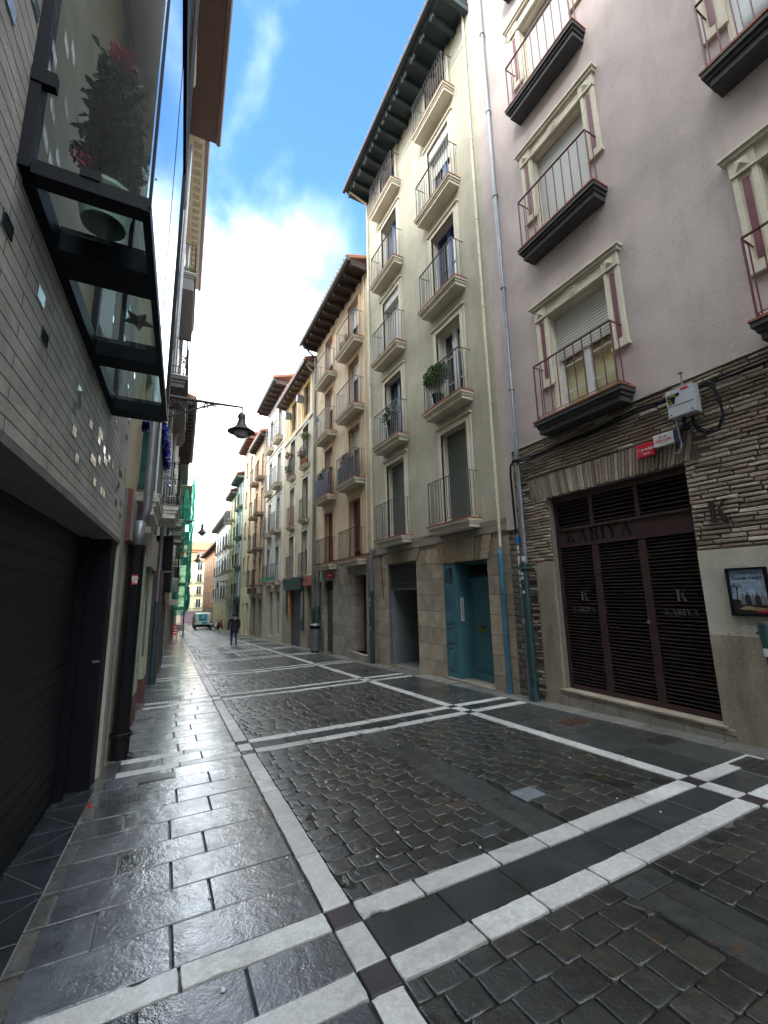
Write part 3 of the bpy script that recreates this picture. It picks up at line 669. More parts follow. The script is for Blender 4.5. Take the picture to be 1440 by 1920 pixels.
# individual thin bricks
BR = attr_stone('thin_brick', 0.8, 0.5, 30, 0.5, 0.3, 120, 0.8, 0.01)
rb = random.Random(11); mb = MB().use(BR)
def brk(Y0, Y1, z0, z1, n, col, j=0.006):
    J = lambda: rb.uniform(-j, j)
    P = B.P; f = n
    A = [(Y0 + J(), z0 + J()), (Y1 + J(), z0 + J()), (Y1 + J(), z1 + J()), (Y0 + J(), z1 + J())]; cy = (Y0 + Y1) / 2; cz = (z0 + z1) / 2; k = 0.01
    I = [(a + (k if a < cy else -k), z + (k * .8 if z < cz else -k * .8)) for a, z in A]
    vs = [P(a, -0.06, z) for a, z in A] + [P(a, f - 0.012, z) for a, z in A] + [P(a, f + rb.uniform(-.003, .003), z) for a, z in I]
    mb.faces(vs, [(i, (i + 1) % 4, 4 + (i + 1) % 4, 4 + i) for i in range(4)] + [(4 + i, 4 + (i + 1) % 4, 8 + (i + 1) % 4, 8 + i) for i in range(4)] + [(8, 9, 10, 11)], col)
def bcol(red=0.0):
    k = rb.uniform(0.65, 1.3); q = rb.random()
    c = (0.34, 0.275, 0.21) if q < .5 else ((0.30, 0.23, 0.18) if q < .8 else (0.42, 0.36, 0.29))
    return (c[0] * k, c[1] * k, c[2] * k)
z = -0.2; row = 0
while z < 4.19:
    h = rb.uniform(0.050, 0.062); Y = 0.9 + (row % 2) * 0.15
    while Y < 5.86:
        L = rb.uniform(0.22, 0.36); Y1 = min(Y + L, 5.86); yc = (Y + Y1) / 2; zc = z + h / 2
        wav = 0.010 * math.sin(yc * 2.3 + row * 0.13) + 0.006 * math.sin(yc * 5.1 + 1)
        skip = False; a, b = Y + 0.007, Y1 - 0.007
        if zc < 2.03 and Y < 2.92: skip = True
        if zc < 2.03 and b > 5.10 and a < 5.60: skip = True
        if zc < 3.58 and a < 5.42 and b > 2.86:
            if zc > 3.13: skip = True
            elif b > DY1 + 0.02 and a < DY1 + 0.02: a = DY1 + 0.02
            elif a < DY0 and b > DY0: b = DY0 - 0.01
            else: skip = a >= DY0 - .01 and b <= DY1 + .03
        if zc >= 3.13 and zc < 3.58 and skip and (a > 5.42 or b < 2.86): skip = False
        if not skip and b - a > 0.03: brk(a, b, z + wav, z + h - 0.014 + wav, rb.uniform(-0.007, 0.004), bcol())
        Y = Y1
    z += h; row += 1
# upright bricks of the lintel, fanned a little
Y = 2.86
while Y < 5.44:
    w = rb.uniform(0.045, 0.058); t = (Y - 4.15) / 1.3; lean = 0.10 * t
    A = [(Y, 3.16 + rb.uniform(-.02, .015)), (Y + w - .012, 3.16 + rb.uniform(-.02, .015)), (Y + w - .012 + lean, 3.55), (Y + lean, 3.55)]
    P = B.P; n = rb.uniform(-.008, .008)
    mb.faces([P(a, -0.1, z_) for a, z_ in A] + [P(a, n, z_) for a, z_ in A], [(0, 1, 5, 4), (1, 2, 6, 5), (2, 3, 7, 6), (3, 0, 4, 7), (4, 5, 6, 7)], bcol())
    Y += w
mb.build('thin_brick_facing', B.root)
mb = MB().use(PALER); B.box(mb, -0.6, 2.915, -0.06, 0.004, 1.05, 2.03); build_each(mb, 'plaster_patch', B.root)
mb = MB().use(SAND); B.box(mb, -0.6, 2.915, -0.06, 0.012, -0.2, 1.05); B.box(mb, 5.125, 5.50, -0.06, 0.006, -0.3, 2.05); build_each(mb, 'plaster_patch', B.root)
mb = MB().use(STONE2); B.box(mb, 2.80, 5.2, -0.05, 0.05, -0.3, 0.015); mb.use(SAND); B.box(mb, 2.86, 5.15, -0.2, 0.065, 0.018, 0.045); mb.build('door_step', B.root)
# brown slatted door
def slat_door():
    mb = MB().use(KDOOR); z0, z1 = 0.047, DZ1 - 0.004; n0, n1 = -0.19, -0.13; X = B.box
    yl = [DY0, DY0 + 0.05]; Ya, Yb = DY0 + 0.002, DY1 - 0.002
    m1, m2 = Ya + 0.74, Ya + 1.48
    X(mb, Ya, Ya + 0.06, n0, n1, z0, z1); X(mb, Yb - 0.06, Yb, n0, n1, z0, z1); X(mb, Ya + .06, Yb - .06, n0, n1, z1 - 0.10, z1); X(mb, Ya + .06, Yb - .06, n0, n1, z0, z0 + 0.07)
    X(mb, Ya + .06, Yb - .06, n0 - 0.002, n1 - 0.015, 2.33, 2.56); X(mb, Ya + .06, Yb - .06, n1 - 0.02, n1 + 0.012, 2.56, 2.60); X(mb, Ya + .06, Yb - .06, n1 - 0.02, n1 + 0.012, 2.28, 2.33)
    for m in (m1, m2):
        X(mb, m - 0.055, m + 0.055, n0, n1 + 0.004, z0 + .07, 2.28); X(mb, m - 0.03, m + 0.03, n0, n1, 2.60, z1 - .10)
        mb.use(KDOOR)
    door = mb.build('slatted_door', B.root)
    for i, (a, b) in enumerate(((Ya + .06, m1 - .055), (m1 + .055, m2 - .055), (m2 + .055, Yb - .06))):
        s = MB().use(KSLAT); z = z0 + 0.10
        while z < 2.26:
            P = B.P; s.hexa([P(a, n0, z + .015), P(b, n0, z + .015), P(b, n1 - .01, z), P(a, n1 - .01, z), P(a, n0, z + .027), P(b, n0, z + .027), P(b, n1 - .01, z + .013), P(a, n1 - .01, z + .013)]); z += 0.0485
        s.build('slats', door)
    for a, b in ((Ya + .06, m1 - .03), (m1 + .03, m2 - .03), (m2 + .03, Yb - .06)):
        s = MB().use(KSLAT); z = 2.63
        while z < z1 - 0.13:
            P = B.P; s.hexa([P(a, n0, z + .015), P(b, n0, z + .015), P(b, n1 - .01, z), P(a, n1 - .01, z), P(a, n0, z + .026), P(b, n0, z + .026), P(b, n1 - .01, z + .012), P(a, n1 - .01, z + .012)]); z += 0.062
        s.build('slats', door)
    l = MB().use(BLKM)                     # cut letters on the band
    add_stencil(l, 'KABIYA', 0.20, lambda x, y: B.P(4.92 - x, n1 - 0.008, 2.35 + y), 1.0, 0.16)
    l.build('lettering', door)
    l = MB().use(plain('grey_lettering', (0.09, 0.08, 0.08), 0.5))
    for c in (4.68, 3.24):
        add_stencil(l, 'K', 0.155, lambda x, y: B.P(c + 0.07 - x, n1 - 0.006, 1.42 + y)); add_stencil(l, 'KABIYA', 0.085, lambda x, y: B.P(c + 0.24 - x, n1 - 0.006, 1.24 + y), 0.9, 0.08)
    l.use(KDOOR); 
    for c in (4.68, 3.24): B.box(l, c - 0.28, c + 0.28, n1 - 0.01, n1 - 0.002, 1.36, 1.375)
    l.build('lettering', door)
    h = MB().use(GALV); B.box(h, m1 + 0.02, m1 + 0.05, n1, n1 + 0.04, 1.12, 1.16); h.build('lock', door)
slat_door()
l = MB().use(plain('letter_brown', (0.022, 0.012, 0.010), 0.6)); add_stencil(l, 'K', 0.25, lambda x, y: B.P(2.72 - x, 0.02, 2.36 + y), 0.95)
# thickness behind the wall letter
vs, fs = [], []
for poly in GL['K'][1]:
    p0 = [B.P(2.72 - a * .95 * .25, 0.0, 2.36 + b * .25) for a, b in poly]; p1 = [B.P(2.72 - a * .95 * .25, 0.02, 2.36 + b * .25) for a, b in poly]; n = len(poly)
    l.faces(p0 + p1, [(i, (i + 1) % n, n + (i + 1) % n, n + i) for i in range(n)])
tag(l.build('wall_letter', origin=B.P(2.6, 0, 2.36)), 'dark brown letter K fixed on the brick wall beside the slatted door', 'letter')
# classical window frames, balconies
def pink_window(a, b, z, shut, warm, first):
    s = B; w = 0.24; zt = z + 1.93
    mb = MB().use(CREAM); X = s.box
    for (p, q) in ((a - w - .02, a - .02), (b + .02, b + w + .02)):
        X(mb, p, q, -0.01, 0.03, z + 0.70, zt + 0.02); X(mb, p, p + 0.055, 0.03, 0.05, z + 0.70, zt + 0.02); X(mb, q - 0.055, q, 0.03, 0.05, z + 0.70, zt + 0.02); X(mb, p + .055, q - .055, 0.03, 0.05, z + 0.70, z + 0.78)
        X(mb, p - 0.02, q + 0.02, -0.01, 0.055, z + 0.655, z + 0.70)
        X(mb, p - .01, q + .01, -0.01, 0.07, zt + 0.023, zt + 0.25); mb.use(CREAM)
        c = (p + q) / 2; P = s.P; zz = zt + 0.135        # little pyramid boss
        r = 0.07; mb.faces([P(c - r, .07, zz - r), P(c + r, .07, zz - r), P(c + r, .07, zz + r), P(c - r, .07, zz + r), P(c, .105, zz)], [(0, 1, 4), (1, 2, 4), (2, 3, 4), (3, 0, 4)])
    X(mb, a - .03, b + .03, -0.01, 0.045, zt + 0.02, zt + 0.25); X(mb, a - .02, (a + b) / 2 - .12, .045, .06, zt + .205, zt + .247); X(mb, a - .02, b + .02, .045, .058, zt + .03, zt + .06)
    mb.lathe(s.P((a + b) / 2, 0.045, zt + 0.135), [(0.085, 0), (0.085, .02), (0.062, .025), (0.058, .008), (0.03, .008), (0.028, .025), (0, .03)], 20, ax=(-1, 0, 0))
    X(mb, (a + b) / 2 - .14, (a + b) / 2 + .14, .045, .052, zt + .035, zt + .235)
    X(mb, a - w - .07, b + w + .07, -0.01, 0.10, zt + 0.25, zt + 0.30); X(mb, a - w - .10, b + w + .10, -0.01, 0.13, zt + 0.30, zt + 0.335)
    X(mb, a - .02, a, -0.01, 0.02, z, zt + .02); X(mb, b, b + .02, -0.01, 0.02, z, zt + .02)
    sur = mb.build('window_surround', s.root)
    m = MB().use(WINEP)
    for (p, q) in ((a - w - .02, a - .02), (b + .02, b + w + .02)): X(m, p + .085, q - .085, 0.03, 0.036, z + 0.82, zt - 0.05)
    build_each(m, 'wine_inlay', sur)
    pane = CLEAR if warm else GLASS
    if warm:
        c = MB().use(plain('lit_curtain', (0.80, 0.68, 0.42), 0.8, var=0.1, ns=3)); P = s.P
        n = 36; pts = []
        for i in range(n + 1): Y = a + (b - a) * i / n; d = -0.262 + 0.006 * math.sin(i * 1.3); pts += [P(Y, d, z), P(Y, d, zt)]
        c.faces(pts, [(2 * i, 2 * i + 2, 2 * i + 3, 2 * i + 1) for i in range(n)]); c.build('curtain', s.root)
    s.french(a, b, z, zt, 0.26, WHITEF, shut, SHUT, pane, 2, 3 if warm else 0, 0.06, 0.25)
    s.balcony(a - 0.24, b + 0.26, z, 0.33, CHAR, TILE, WINE, 1.0, 0.24, 0.155)
for i, (a, b) in enumerate(cols[:2]):
    for j, z in enumerate(tops):
        if i == 1 and j == 3: continue
        pink_window(a, b, z, {0: 0.42, 1: 0.985, 2: 0.98, 3: 0.9}[j] if i == 0 else (0.35 if j == 1 else 0.985 if j == 2 else 0.4), i == 0 and j == 0, False)
B.pipe(5.66, 0.08, -0.22, 17, 0.042, GALV, label='long galvanised drainpipe down the pink wall')
p = MB().use(PIPED); p.tube([B.P(5.62, .15, -.16), B.P(5.63, .15, 2.05)], 0.068, 12); p.tube([B.P(5.63, .15, 1.98), B.P(5.63, .15, 2.06)], 0.085, 12); p.tube([B.P(5.62, .15, .08), B.P(5.62, .15, .18)], .082, 12)
p.tube([B.P(5.62, .15, -.2), B.P(5.62, .17, -.02)], [.10, .07], 10); p.use(plain('green_clamp', (.04, .16, .05), .5)); B.box(p, 5.50, 5.76, .08, .235, 1.965, 1.99); build_each(p, 'pipe_guard', B.root)
p = MB().use(GALV); p.tube([B.P(5.80, .07, -.2), B.P(5.80, .07, 2.62)], 0.035, 10); p.use(plain('bright_blue', (.01, .15, .6), .4)); p.tube([B.P(5.80, .07, 2.45), B.P(5.80, .07, 2.56)], 0.04, 10); p.build('conduit', B.root)
st = MB().use(WHT); rr = random.Random(5)
for i in range(9): z_ = rr.uniform(1.0, 2.4); B.box(st, 5.80 - .03, 5.80 + .01, .095, .112, z_, z_ + rr.uniform(.03, .09))
for i in range(3): z_ = rr.uniform(1.4, 1.9); B.box(st, 5.60, 5.64, .212, .222, z_, z_ + .05)
B.box(st, 5.62, 5.70, .118, .126, 2.1, 2.19)
build_each(st, 'sticker', B.root)
# cable bundle along the top of the brick
def cable(pts, r, name='cable'):
    m = MB().use(BLKM)
    for k, off in enumerate(((0, 0), (0.018, 0.02), (-.004, .036), (.02, -.018))):
        q = [B.P(Y + 0.0, n + off[0] + 0.004 * math.sin(i * 2.1 + k), z + off[1] + .006 * math.sin(i * 1.7 + k * 2)) for i, (Y, n, z) in enumerate(pts)]
        m.tube(q, r, 6)
    return m.build(name, B.root)
cable([(Y, 0.05, 4.03 - 0.012 * (i % 3)) for i, Y in enumerate([0.2, .8, 1.3, 1.9, 2.5, 3.0, 3.4])] + [(3.8, .05, 3.99), (4.3, .05, 3.97), (4.8, .05, 3.95), (5.3, .05, 3.93), (5.7, .13, 3.95), (5.86, .05, 3.9), (5.88, .05, 3.7), (5.86, .05, 3.1), (5.84, .06, 2.6)], 0.010)
cable([(2.52, .06, 4.05), (2.42, .09, 3.98), (2.37, .1, 3.75), (2.36, .1, 3.55), (2.42, .1, 3.42), (2.55, .09, 3.40), (2.66, .07, 3.50), (2.70, .06, 3.66)], 0.009)
mb = MB().use(PALER); B.box(mb, 1.0, 5.86, -.03, .012, 4.205, 4.235); mb.build('string_course', B.root)

# ---- things fixed on the pink building
def rbox(name, label, cat, Y0, Y1, z0, z1, d0, d1, mat, bev=0.008):
    r = thing(name, label, cat, B.P((Y0 + Y1) / 2, 0, z0)); m = MB().use(mat); B.box(m, Y0, Y1, d0, d1, z0, z1); m.build('case', r, bevel=bev); return r
r = rbox('junction_box', 'light grey telecom junction box hanging below the black cables on brick', 'junction box', 2.58, 2.90, 3.70, 4.06, 0.06, 0.20, BOXG)
m = MB().use(IRON); B.box(m, 2.585, 2.895, .2005, .2025, 3.845, 3.851); 
for Y, z in ((2.62, 3.74), (2.86, 3.74)): m.lathe(B.P(Y, .2, z), [(.01, 0), (.01, .006), (0, .007)], 8, ax=(-1, 0, 0))
m.build('lid_seam', r)
m = MB().use(BLKM); B.box(m, 2.74, 2.885, .201, .2035, 3.96, 4.0); B.box(m, 2.79, 2.885, .201, .2035, 3.92, 3.96); B.box(m, 2.80, 2.88, .201, .2035, 3.875, 3.92)
m.use(plain('yellow_ink', (.6, .5, .05), .5)); add_text(m, 'STEAD', .034, lambda x, y: B.P(2.88 - x, .205, 3.968 + y)); add_text(m, 'LJ', .036, lambda x, y: B.P(2.87 - x, .205, 3.926 + y)); add_text(m, 'BZ', .036, lambda x, y: B.P(2.87 - x, .205, 3.882 + y)); m.build('sticker', r)
m = MB().use(RED); B.box(m, 2.63, 2.72, .201, .203, 4.02, 4.045); m.build('sticker', r)
m = MB().use(GALV); m.tube([B.P(2.74, .1, 4.06), B.P(2.74, .09, 4.28)], .012, 8); m.lathe(B.P(2.74, .09, 4.28), [(.03, 0), (.03, .012), (0, .018)], 10); m.tube([B.P(2.86, .1, 3.70), B.P(2.86, .08, 3.34), B.P(2.90, .08, 3.27), B.P(2.96, .08, 3.28)], .012, 8)
m.build('conduit', r)
m = MB().use(BLKM); m.lathe(B.P(2.78, .10, 3.52), [(.0, 0), (.05, .01), (.055, .05), (.04, .09), (.02, .1), (.02, .18)], 10); m.build('gland', r)
r = rbox('alarm_box', 'red burglar alarm box with white lettering above the brown door', 'alarm box', 3.20, 3.43, 3.34, 3.53, 0.03, 0.10, RED)
m = MB().use(WHT); add_text(m, 'prodein', .062, lambda x, y: B.P(3.36 - x, .1015, 3.425 + y), .001); B.box(m, 3.24, 3.34, .101, .1025, 3.375, 3.388)
for k in range(10):
    a0, a1 = .6 + k * .5, .6 + (k + 1) * .5; c = (3.395, 3.443); f = lambda a, q: B.P(c[0] - q * math.cos(a), .1015, c[1] + q * math.sin(a))
    m.face([f(a0, .014), f(a0, .020), f(a1, .020), f(a1, .014)])
m.build('lettering', r)
r = rbox('alarm_box', 'white alarm box with an oval emblem beside the red one', 'alarm box', 2.93, 3.185, 3.42, 3.585, 0.03, 0.10, WHT)
m = MB().use(NAVY); B.box(m, 2.86, 2.928, .03, .095, 3.40, 3.58)
for k in range(12):
    if k in (2, 8): continue
    a0, a1 = k * PI / 6, (k + 1) * PI / 6; f = lambda a, q: B.P(3.06 - q * 1.5 * math.cos(a), .1015, 3.538 + q * .55 * math.sin(a)); m.face([f(a0, .022), f(a0, .032), f(a1, .032), f(a1, .022)])
m.build('emblem', r)
m = MB().use(RED); add_text(m, 'SERCOIN', .048, lambda x, y: B.P(3.06 - x, .1015, 3.475 + y), .001, True); m.use(IRON); add_text(m, '948 237 136', .022, lambda x, y: B.P(3.06 - x, .1015, 3.445 + y), 0, True); m.build('lettering', r)
# framed poster
r = thing('poster_frame', 'black framed concert poster on the pale wall right of the brown door', 'poster', B.P(2.45, 0, 1.28))
m = MB().use(BLKM); Ya, Yb, Za, Zb = 2.26, 2.64, 1.27, 1.80
B.box(m, Ya, Ya + .025, .005, .045, Za, Zb); B.box(m, Yb - .025, Yb, .005, .045, Za, Zb); B.box(m, Ya + .025, Yb - .025, .005, .045, Zb - .025, Zb); B.box(m, Ya + .025, Yb - .025, .005, .045, Za, Za + .025); m.build('frame', r)
m = MB().use(plain('poster_sky', (.30, .38, .50), .35, var=.4, ns=9, bs=0)); B.box(m, Ya + .025, Yb - .025, .008, .02, Za + .025, Zb - .025)
def fl(mat, pts, d=.0215): m.use(mat); m.face([B.P(Yb - .025 - x, d, Za + .025 + z_) for x, z_ in pts])
fl(plain('poster_dark', (.03, .022, .025), .4, bs=0), [(0, 0), (.33, 0), (.33, .07), (.28, .12), (.06, .15), (0, .16)])
fl(plain('poster_car', (.30, .25, .12), .4, bs=0, var=.5), [(.05, .05), (.30, .03), (.31, .06), (.12, .085)], .022); fl(RED, [(.20, .02), (.33, .015), (.33, .04), (.22, .035)], .0225)
for i, (x, h, w) in enumerate(((.10, .11, .022), (.145, .13, .028), (.195, .10, .02), (.235, .125, .026), (.28, .12, .028))):
    mt = plain('figure_grey' if i % 2 == 0 else 'figure_dark', (.18, .19, .18) if i % 2 == 0 else (.03, .03, .035), .5, bs=0); fl(mt, [(x - w, .10), (x + w, .10), (x + w * .9, .10 + h * .7), (x + w * .3, .10 + h * .85), (x - w * .3, .10 + h * .85), (x - w * .9, .10 + h * .7)], .0222)
    m.use(plain('figure_skin', (.2, .13, .1), .5, bs=0)); m.face([B.P(Yb - .025 - x - .010 * math.cos(a), .0223, Za + .025 + .10 + h * .97 + .014 * math.sin(a)) for a in [k * PI / 4 for k in range(8)]])
fl(BLKM, [(.045, .13), (.055, .13), (.06, .30), (.05, .30)], .0222)
for k in range(9): a = k * .7; fl(plain('palm_brown', (.07, .03, .02), .5, bs=0), [(.055, .30), (.055 + .05 * math.cos(a) + .008, .31 + .04 * math.sin(a)), (.055 + .055 * math.cos(a), .30 + .04 * math.sin(a))], .0224)
m.use(plain('poster_ink', (.03, .03, .05), .4, bs=0)); add_text(m, 'WARM TWIST', .045, lambda x, y: B.P(2.45 - x, .022, 1.665 + y), .001, True); add_text(m, '28.12.2023', .022, lambda x, y: B.P(2.45 - x, .022, 1.63 + y), 0, True); add_text(m, 'LIVE MUSIC SHOW', .02, lambda x, y: B.P(2.45 - x, .022, 1.735 + y), 0, True)
m.build('poster_sheet', r)
# charcoal tube standing by the wall under the poster
r = thing('bollard_post', 'dark blue grey capped post leaning by the wall below the poster', 'post', B.P(2.16, .12, -.1))
m = MB().use(PIPED); m.tube([B.P(2.22, .16, -.1), B.P(2.345, .09, 1.19)], .055, 14); m.build('tube', r, smooth=False)
m = MB().use(IRON); m.tube([B.P(2.345, .09, 1.19), B.P(2.348, .088, 1.22)], .059, 14); m.lathe(B.P(2.40, .1, 1.08), [(0, 0), (.02, .01), (.02, .03), (0, .04)], 8); m.build('cap', r)
m = MB().use(WHT); m.tube([B.P(2.314, .1075, .87), B.P(2.322, .1033, .95)], .0562, 14); m.build('sticker', r)

# ---- sage green house
B = Bld('sage_green_house', 'sage green six storey house with cream window frames, dark eaves and a teal street door', 1, 6.14, 12.08)
gz0 = [3.10, 5.92, 8.72, 11.5, 14.28]
oc = [(7.13, 8.12), (9.93, 10.98)]
hh = [2.22, 2.08, 2.08, 2.08, 1.42]
holes = [(a, b, z, z + h, 0.28) for a, b in oc for z, h in zip(gz0, hh)]
B.wall('upper_wall', 6.14, 12.08, 2.98, 15.86, holes, GREEN, rmat=CREAM)
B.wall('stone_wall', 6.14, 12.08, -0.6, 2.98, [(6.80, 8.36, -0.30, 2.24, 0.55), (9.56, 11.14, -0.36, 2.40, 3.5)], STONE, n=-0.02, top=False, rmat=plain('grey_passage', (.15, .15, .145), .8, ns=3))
mb = MB().use(STONE2); B.box(mb, 6.14, 12.08, -0.03, 0.02, 2.74, 2.985); mb.build('string_course', B.root)
# wedge stones over the two openings
mb = MB().use(attr_stone('wedge_stone', .85, .6, 12, .45, .2, 60, .8, .02)); rw = random.Random(2)
for (a, b, zb, n) in ((6.72, 8.46, 2.24, 7), (9.46, 11.24, 2.42, 7)):
    for i in range(n):
        p = a + (b - a) * i / n; q = a + (b - a) * (i + 1) / n; c = (a + b) / 2; f = 0.16; zt = 2.735; P = B.P; k = rw.uniform(.75, 1.2); n1 = rw.uniform(-.004, .012)
        A = [(p + .006, zb), (q - .006, zb), (q - .006 + (q - c) * f, zt), (p + .006 + (p - c) * f, zt)]
        mb.faces([P(y_, -.08, z_) for y_, z_ in A] + [P(y_, n1, z_) for y_, z_ in A], [(0, 1, 5, 4), (1, 2, 6, 5), (2, 3, 7, 6), (3, 0, 4, 7), (4, 5, 6, 7)], (.33 * k, .265 * k, .19 * k))
build_each(mb, 'lintel_stone', B.root)
for ci, (a, b) in enumerate(oc):
    for j, (z, h) in enumerate(zip(gz0, hh)):
        B.surround(a, b, z, z + h, CREAM, 0.15, 0.03, 0.05 if j < 4 else 0)
        if j == 0: B.french(a, b, z, z + h, .28, BLKM, 0.93, SHUTG, GLASS, 1, 0, .05, .2)
        elif (ci, j) in ((0, 3),): B.french(a, b, z, z + h, .28, BLUEF, 0.35, SHUT, GLASS, 2, 0, .07, .3, .28)
        elif (ci, j) in ((1, 2),): B.french(a, b, z, z + h, .28, BLUEF, 0.96, SHUT, GLASS, 2, 0, .07, .3, .28)
        elif (ci, j) in ((0, 1),): B.french(a, b, z, z + h, .28, WHITEF, 0.0, SHUT, GLASS, 2, 2, .09, .3)
        else: B.french(a, b, z, z + h, .28, BLUEF, 0.0, SHUT, GLASS, 2, 1, .08, .3)
        B.balcony(a - 0.30, b + 0.28, z, 0.36, CREAM, TILE, IRON, 1.02, 0.20, 0.105)
mb = MB().use(CREAM); 
for (a, b) in ((6.2, 6.98), (8.27, 9.78), (11.13, 12.0)): B.box(mb, a, b, -.01, .015, 15.62, 15.66); B.box(mb, a, b, -.01, .012, 14.9 if False else 15.0, 15.02)
build_each(mb, 'wall_moulding', B.root)
B.eave(6.10, 12.14, 15.86, 0.84, EAVEG, GUTB, 0.0, 0.47, (0.12, 0.20), 0.3)
p = MB().use(EAVEL); rfp = B
for i in range(14):
    Y = 6.18 + (12.08 - 6.16) * i / 13; B.box(p, Y - .055, Y + .055, .70, .74, 15.70, 15.85)
B.box(p, 6.12, 12.12, .74, .76, 15.83, 15.90); p.build('eave_trim', B.root)
B.pipe(6.30, .05, -.2, 15.8, .030, PIPEC, label='thin cream drainpipe at the right edge')
p = MB().use(PIPEB); p.tube([B.P(6.30, .07, -.24), B.P(6.30, .07, 2.30)], .058, 12); p.tube([B.P(6.30, .07, 2.30), B.P(6.30, .06, 2.42)], [.058, .03], 12); build_each(p, 'pipe_guard', B.root)
B.pipe(12.0, .06, 2.9, 15.4, .035, PIPEC, extra=[(12.0, .10, 15.6), (11.98, .75, 15.78)], label='cream drainpipe at the left edge')
p = MB().use(GALV); p.tube([B.P(12.02, .10, -.45), B.P(12.02, .10, 2.95)], .05, 10); p.use(PIPED); p.tube([B.P(12.0, .11, -.45), B.P(12.0, .11, 1.65)], .068, 12); p.use(GALV); p.tube([B.P(12.22, .08, -.45), B.P(12.22, .08, 2.2)], .04, 10); p.build('lower_drainpipe', B.root)
p = MB().use(WHT)
for z_ in (1.2, 1.35, .5): B.box(p, 11.98, 12.03, .176, .182, z_, z_ + .09)
build_each(p, 'sticker', B.root)
# small cable
p = MB().use(BLKM); p.tube([B.P(11.55, .01, 2.7), B.P(11.5, .01, 2.2), B.P(11.4, .01, 1.4)], .009, 5); p.tube([B.P(9.1, .02, 2.95), B.P(7.0, .02, 2.9)], .008, 5); p.build('cable', B.root)
# passage louvre
g = MB().use(IRON); B.box(g, 9.56, 11.14, -.14, -.08, 1.66, 1.72); B.box(g, 9.56, 11.14, -.14, -.08, 2.34, 2.40)
for i in range(9): z_ = 1.75 + i * .065; P = B.P; g.hexa([P(9.6, -.14, z_ + .03), P(11.1, -.14, z_ + .03), P(11.1, -.08, z_), P(9.6, -.08, z_), P(9.6, -.14, z_ + .042), P(11.1, -.14, z_ + .042), P(11.1, -.08, z_ + .012), P(9.6, -.08, z_ + .012)])
g.build('passage_grille', B.root)
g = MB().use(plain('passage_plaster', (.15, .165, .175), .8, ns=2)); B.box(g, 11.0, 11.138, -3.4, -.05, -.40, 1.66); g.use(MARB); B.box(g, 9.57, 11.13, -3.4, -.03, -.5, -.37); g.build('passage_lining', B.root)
# teal door
def teal_door():
    X = B.box; a, b = 6.802, 8.358; zb, zt = -.26, 2.235
    m = MB().use(TEAL)
    X(m, a, a + .05, -.42, -.36, zb, zt); X(m, b - .03, b, -.10, -.02, zb, zt); X(m, a + .05, b - .03, -.42, -.36, 1.82, 1.90); X(m, a + .05, b - .03, -.42, -.36, zt - .06, zt)
    X(m, 7.90, 7.96, -.42, -.02, zb, zt)                                  # return leaf corner
    fr = m.build('door_frame', B.root)
    m = MB().use(TEAL); X(m, 6.86, 7.90, -.41, -.38, zb + .05, 1.82)
    for (z0, z1) in ((.92, 1.72), (.70, .84), (-.05, .62)):
        X(m, 6.98, 7.80, -.385, -.370, z0, z0 + .025); X(m, 6.98, 7.80, -.385, -.370, z1 - .025, z1); X(m, 6.98, 7.005, -.385, -.370, z0 + .025, z1 - .025); X(m, 7.775, 7.80, -.385, -.370, z0 + .025, z1 - .025)
        X(m, 7.04, 7.74, -.385, -.378, z0 + .06, z1 - .06)
    X(m, 6.86, 7.90, -.40, -.34, zb, zb + .12)
    d = m.build('door', fr)
    m = MB().use(plain('brass', (.35, .25, .08), .35, .8)); X(m, 7.42, 7.62, -.38, -.362, .72, .80); X(m, 7.40, 7.60, -.37, -.34, .845, .865); m.build('letter_plate', fr)
    m = MB().use(TEAL); X(m, 7.96, b - .03, -.05, -.025, zb, zt)
    zs = [(-.1, .38), (.48, .82), (.90, 1.24), (1.32, 1.66)]
    for (z0, z1) in zs: X(m, 8.02, 8.28, -.025, -.010, z0, z0 + .02); X(m, 8.02, 8.28, -.025, -.010, z1 - .02, z1); X(m, 8.02, 8.04, -.025, -.010, z0 + .02, z1 - .02); X(m, 8.26, 8.28, -.025, -.010, z0 + .02, z1 - .02); X(m, 8.07, 8.23, -.025, -.014, z0 + .05, z1 - .05)
    m.build('side_leaf', fr)
    m = MB().use(DARK); X(m, 8.02, 8.28, -.0245, -.020, 1.78, 2.12); m.use(TEAL)
    for k in range(7):
        P = B.P; y0 = 8.02 + k * .036; m.face([P(y0, -.018, 1.78), P(y0 + .015, -.018, 1.78), P(min(y0 + .13, 8.28), -.018, 2.12), P(min(y0 + .115, 8.28), -.018, 2.12)])
    m.build('vent_grille', fr)
    m = MB().use(IRON)
    for k in range(4): c = 7.15 + k * .2; m.tube([B.P(c + .07 * math.cos(t_ * .6), -.37, 2.04 + .09 * math.sin(t_ * .6)) for t_ in range(12)], .008, 5)
    X(m, 6.86, 7.90, -.38, -.365, 1.92, 1.935); m.build('transom_ironwork', fr)
    m = MB().use(GALV); X(m, 7.889, 7.899, -.21, -.11, .93, 1.47); m.build('intercom_mount', fr)
    m = MB().use(WHT); P = B.P; X(m, 7.880, 7.888, -.20, -.12, .95, 1.45)
    m.use(BLKM)
    for i in range(8): z_ = 1.0 + i * .05; X(m, 7.874, 7.8795, -.175, -.145, z_, z_ + .025)
    m.build('intercom', fr)
    m = MB().use(STONE2); X(m, 6.80, 8.36, -.5, .03, -.42, -.265); m.build('door_step', B.root)
teal_door()
r = thing('house_number_plate', 'small blue and white enamel plate on sage plaster left of the lower right balcony', 'number plate', B.P(8.72, 0, 2.99))
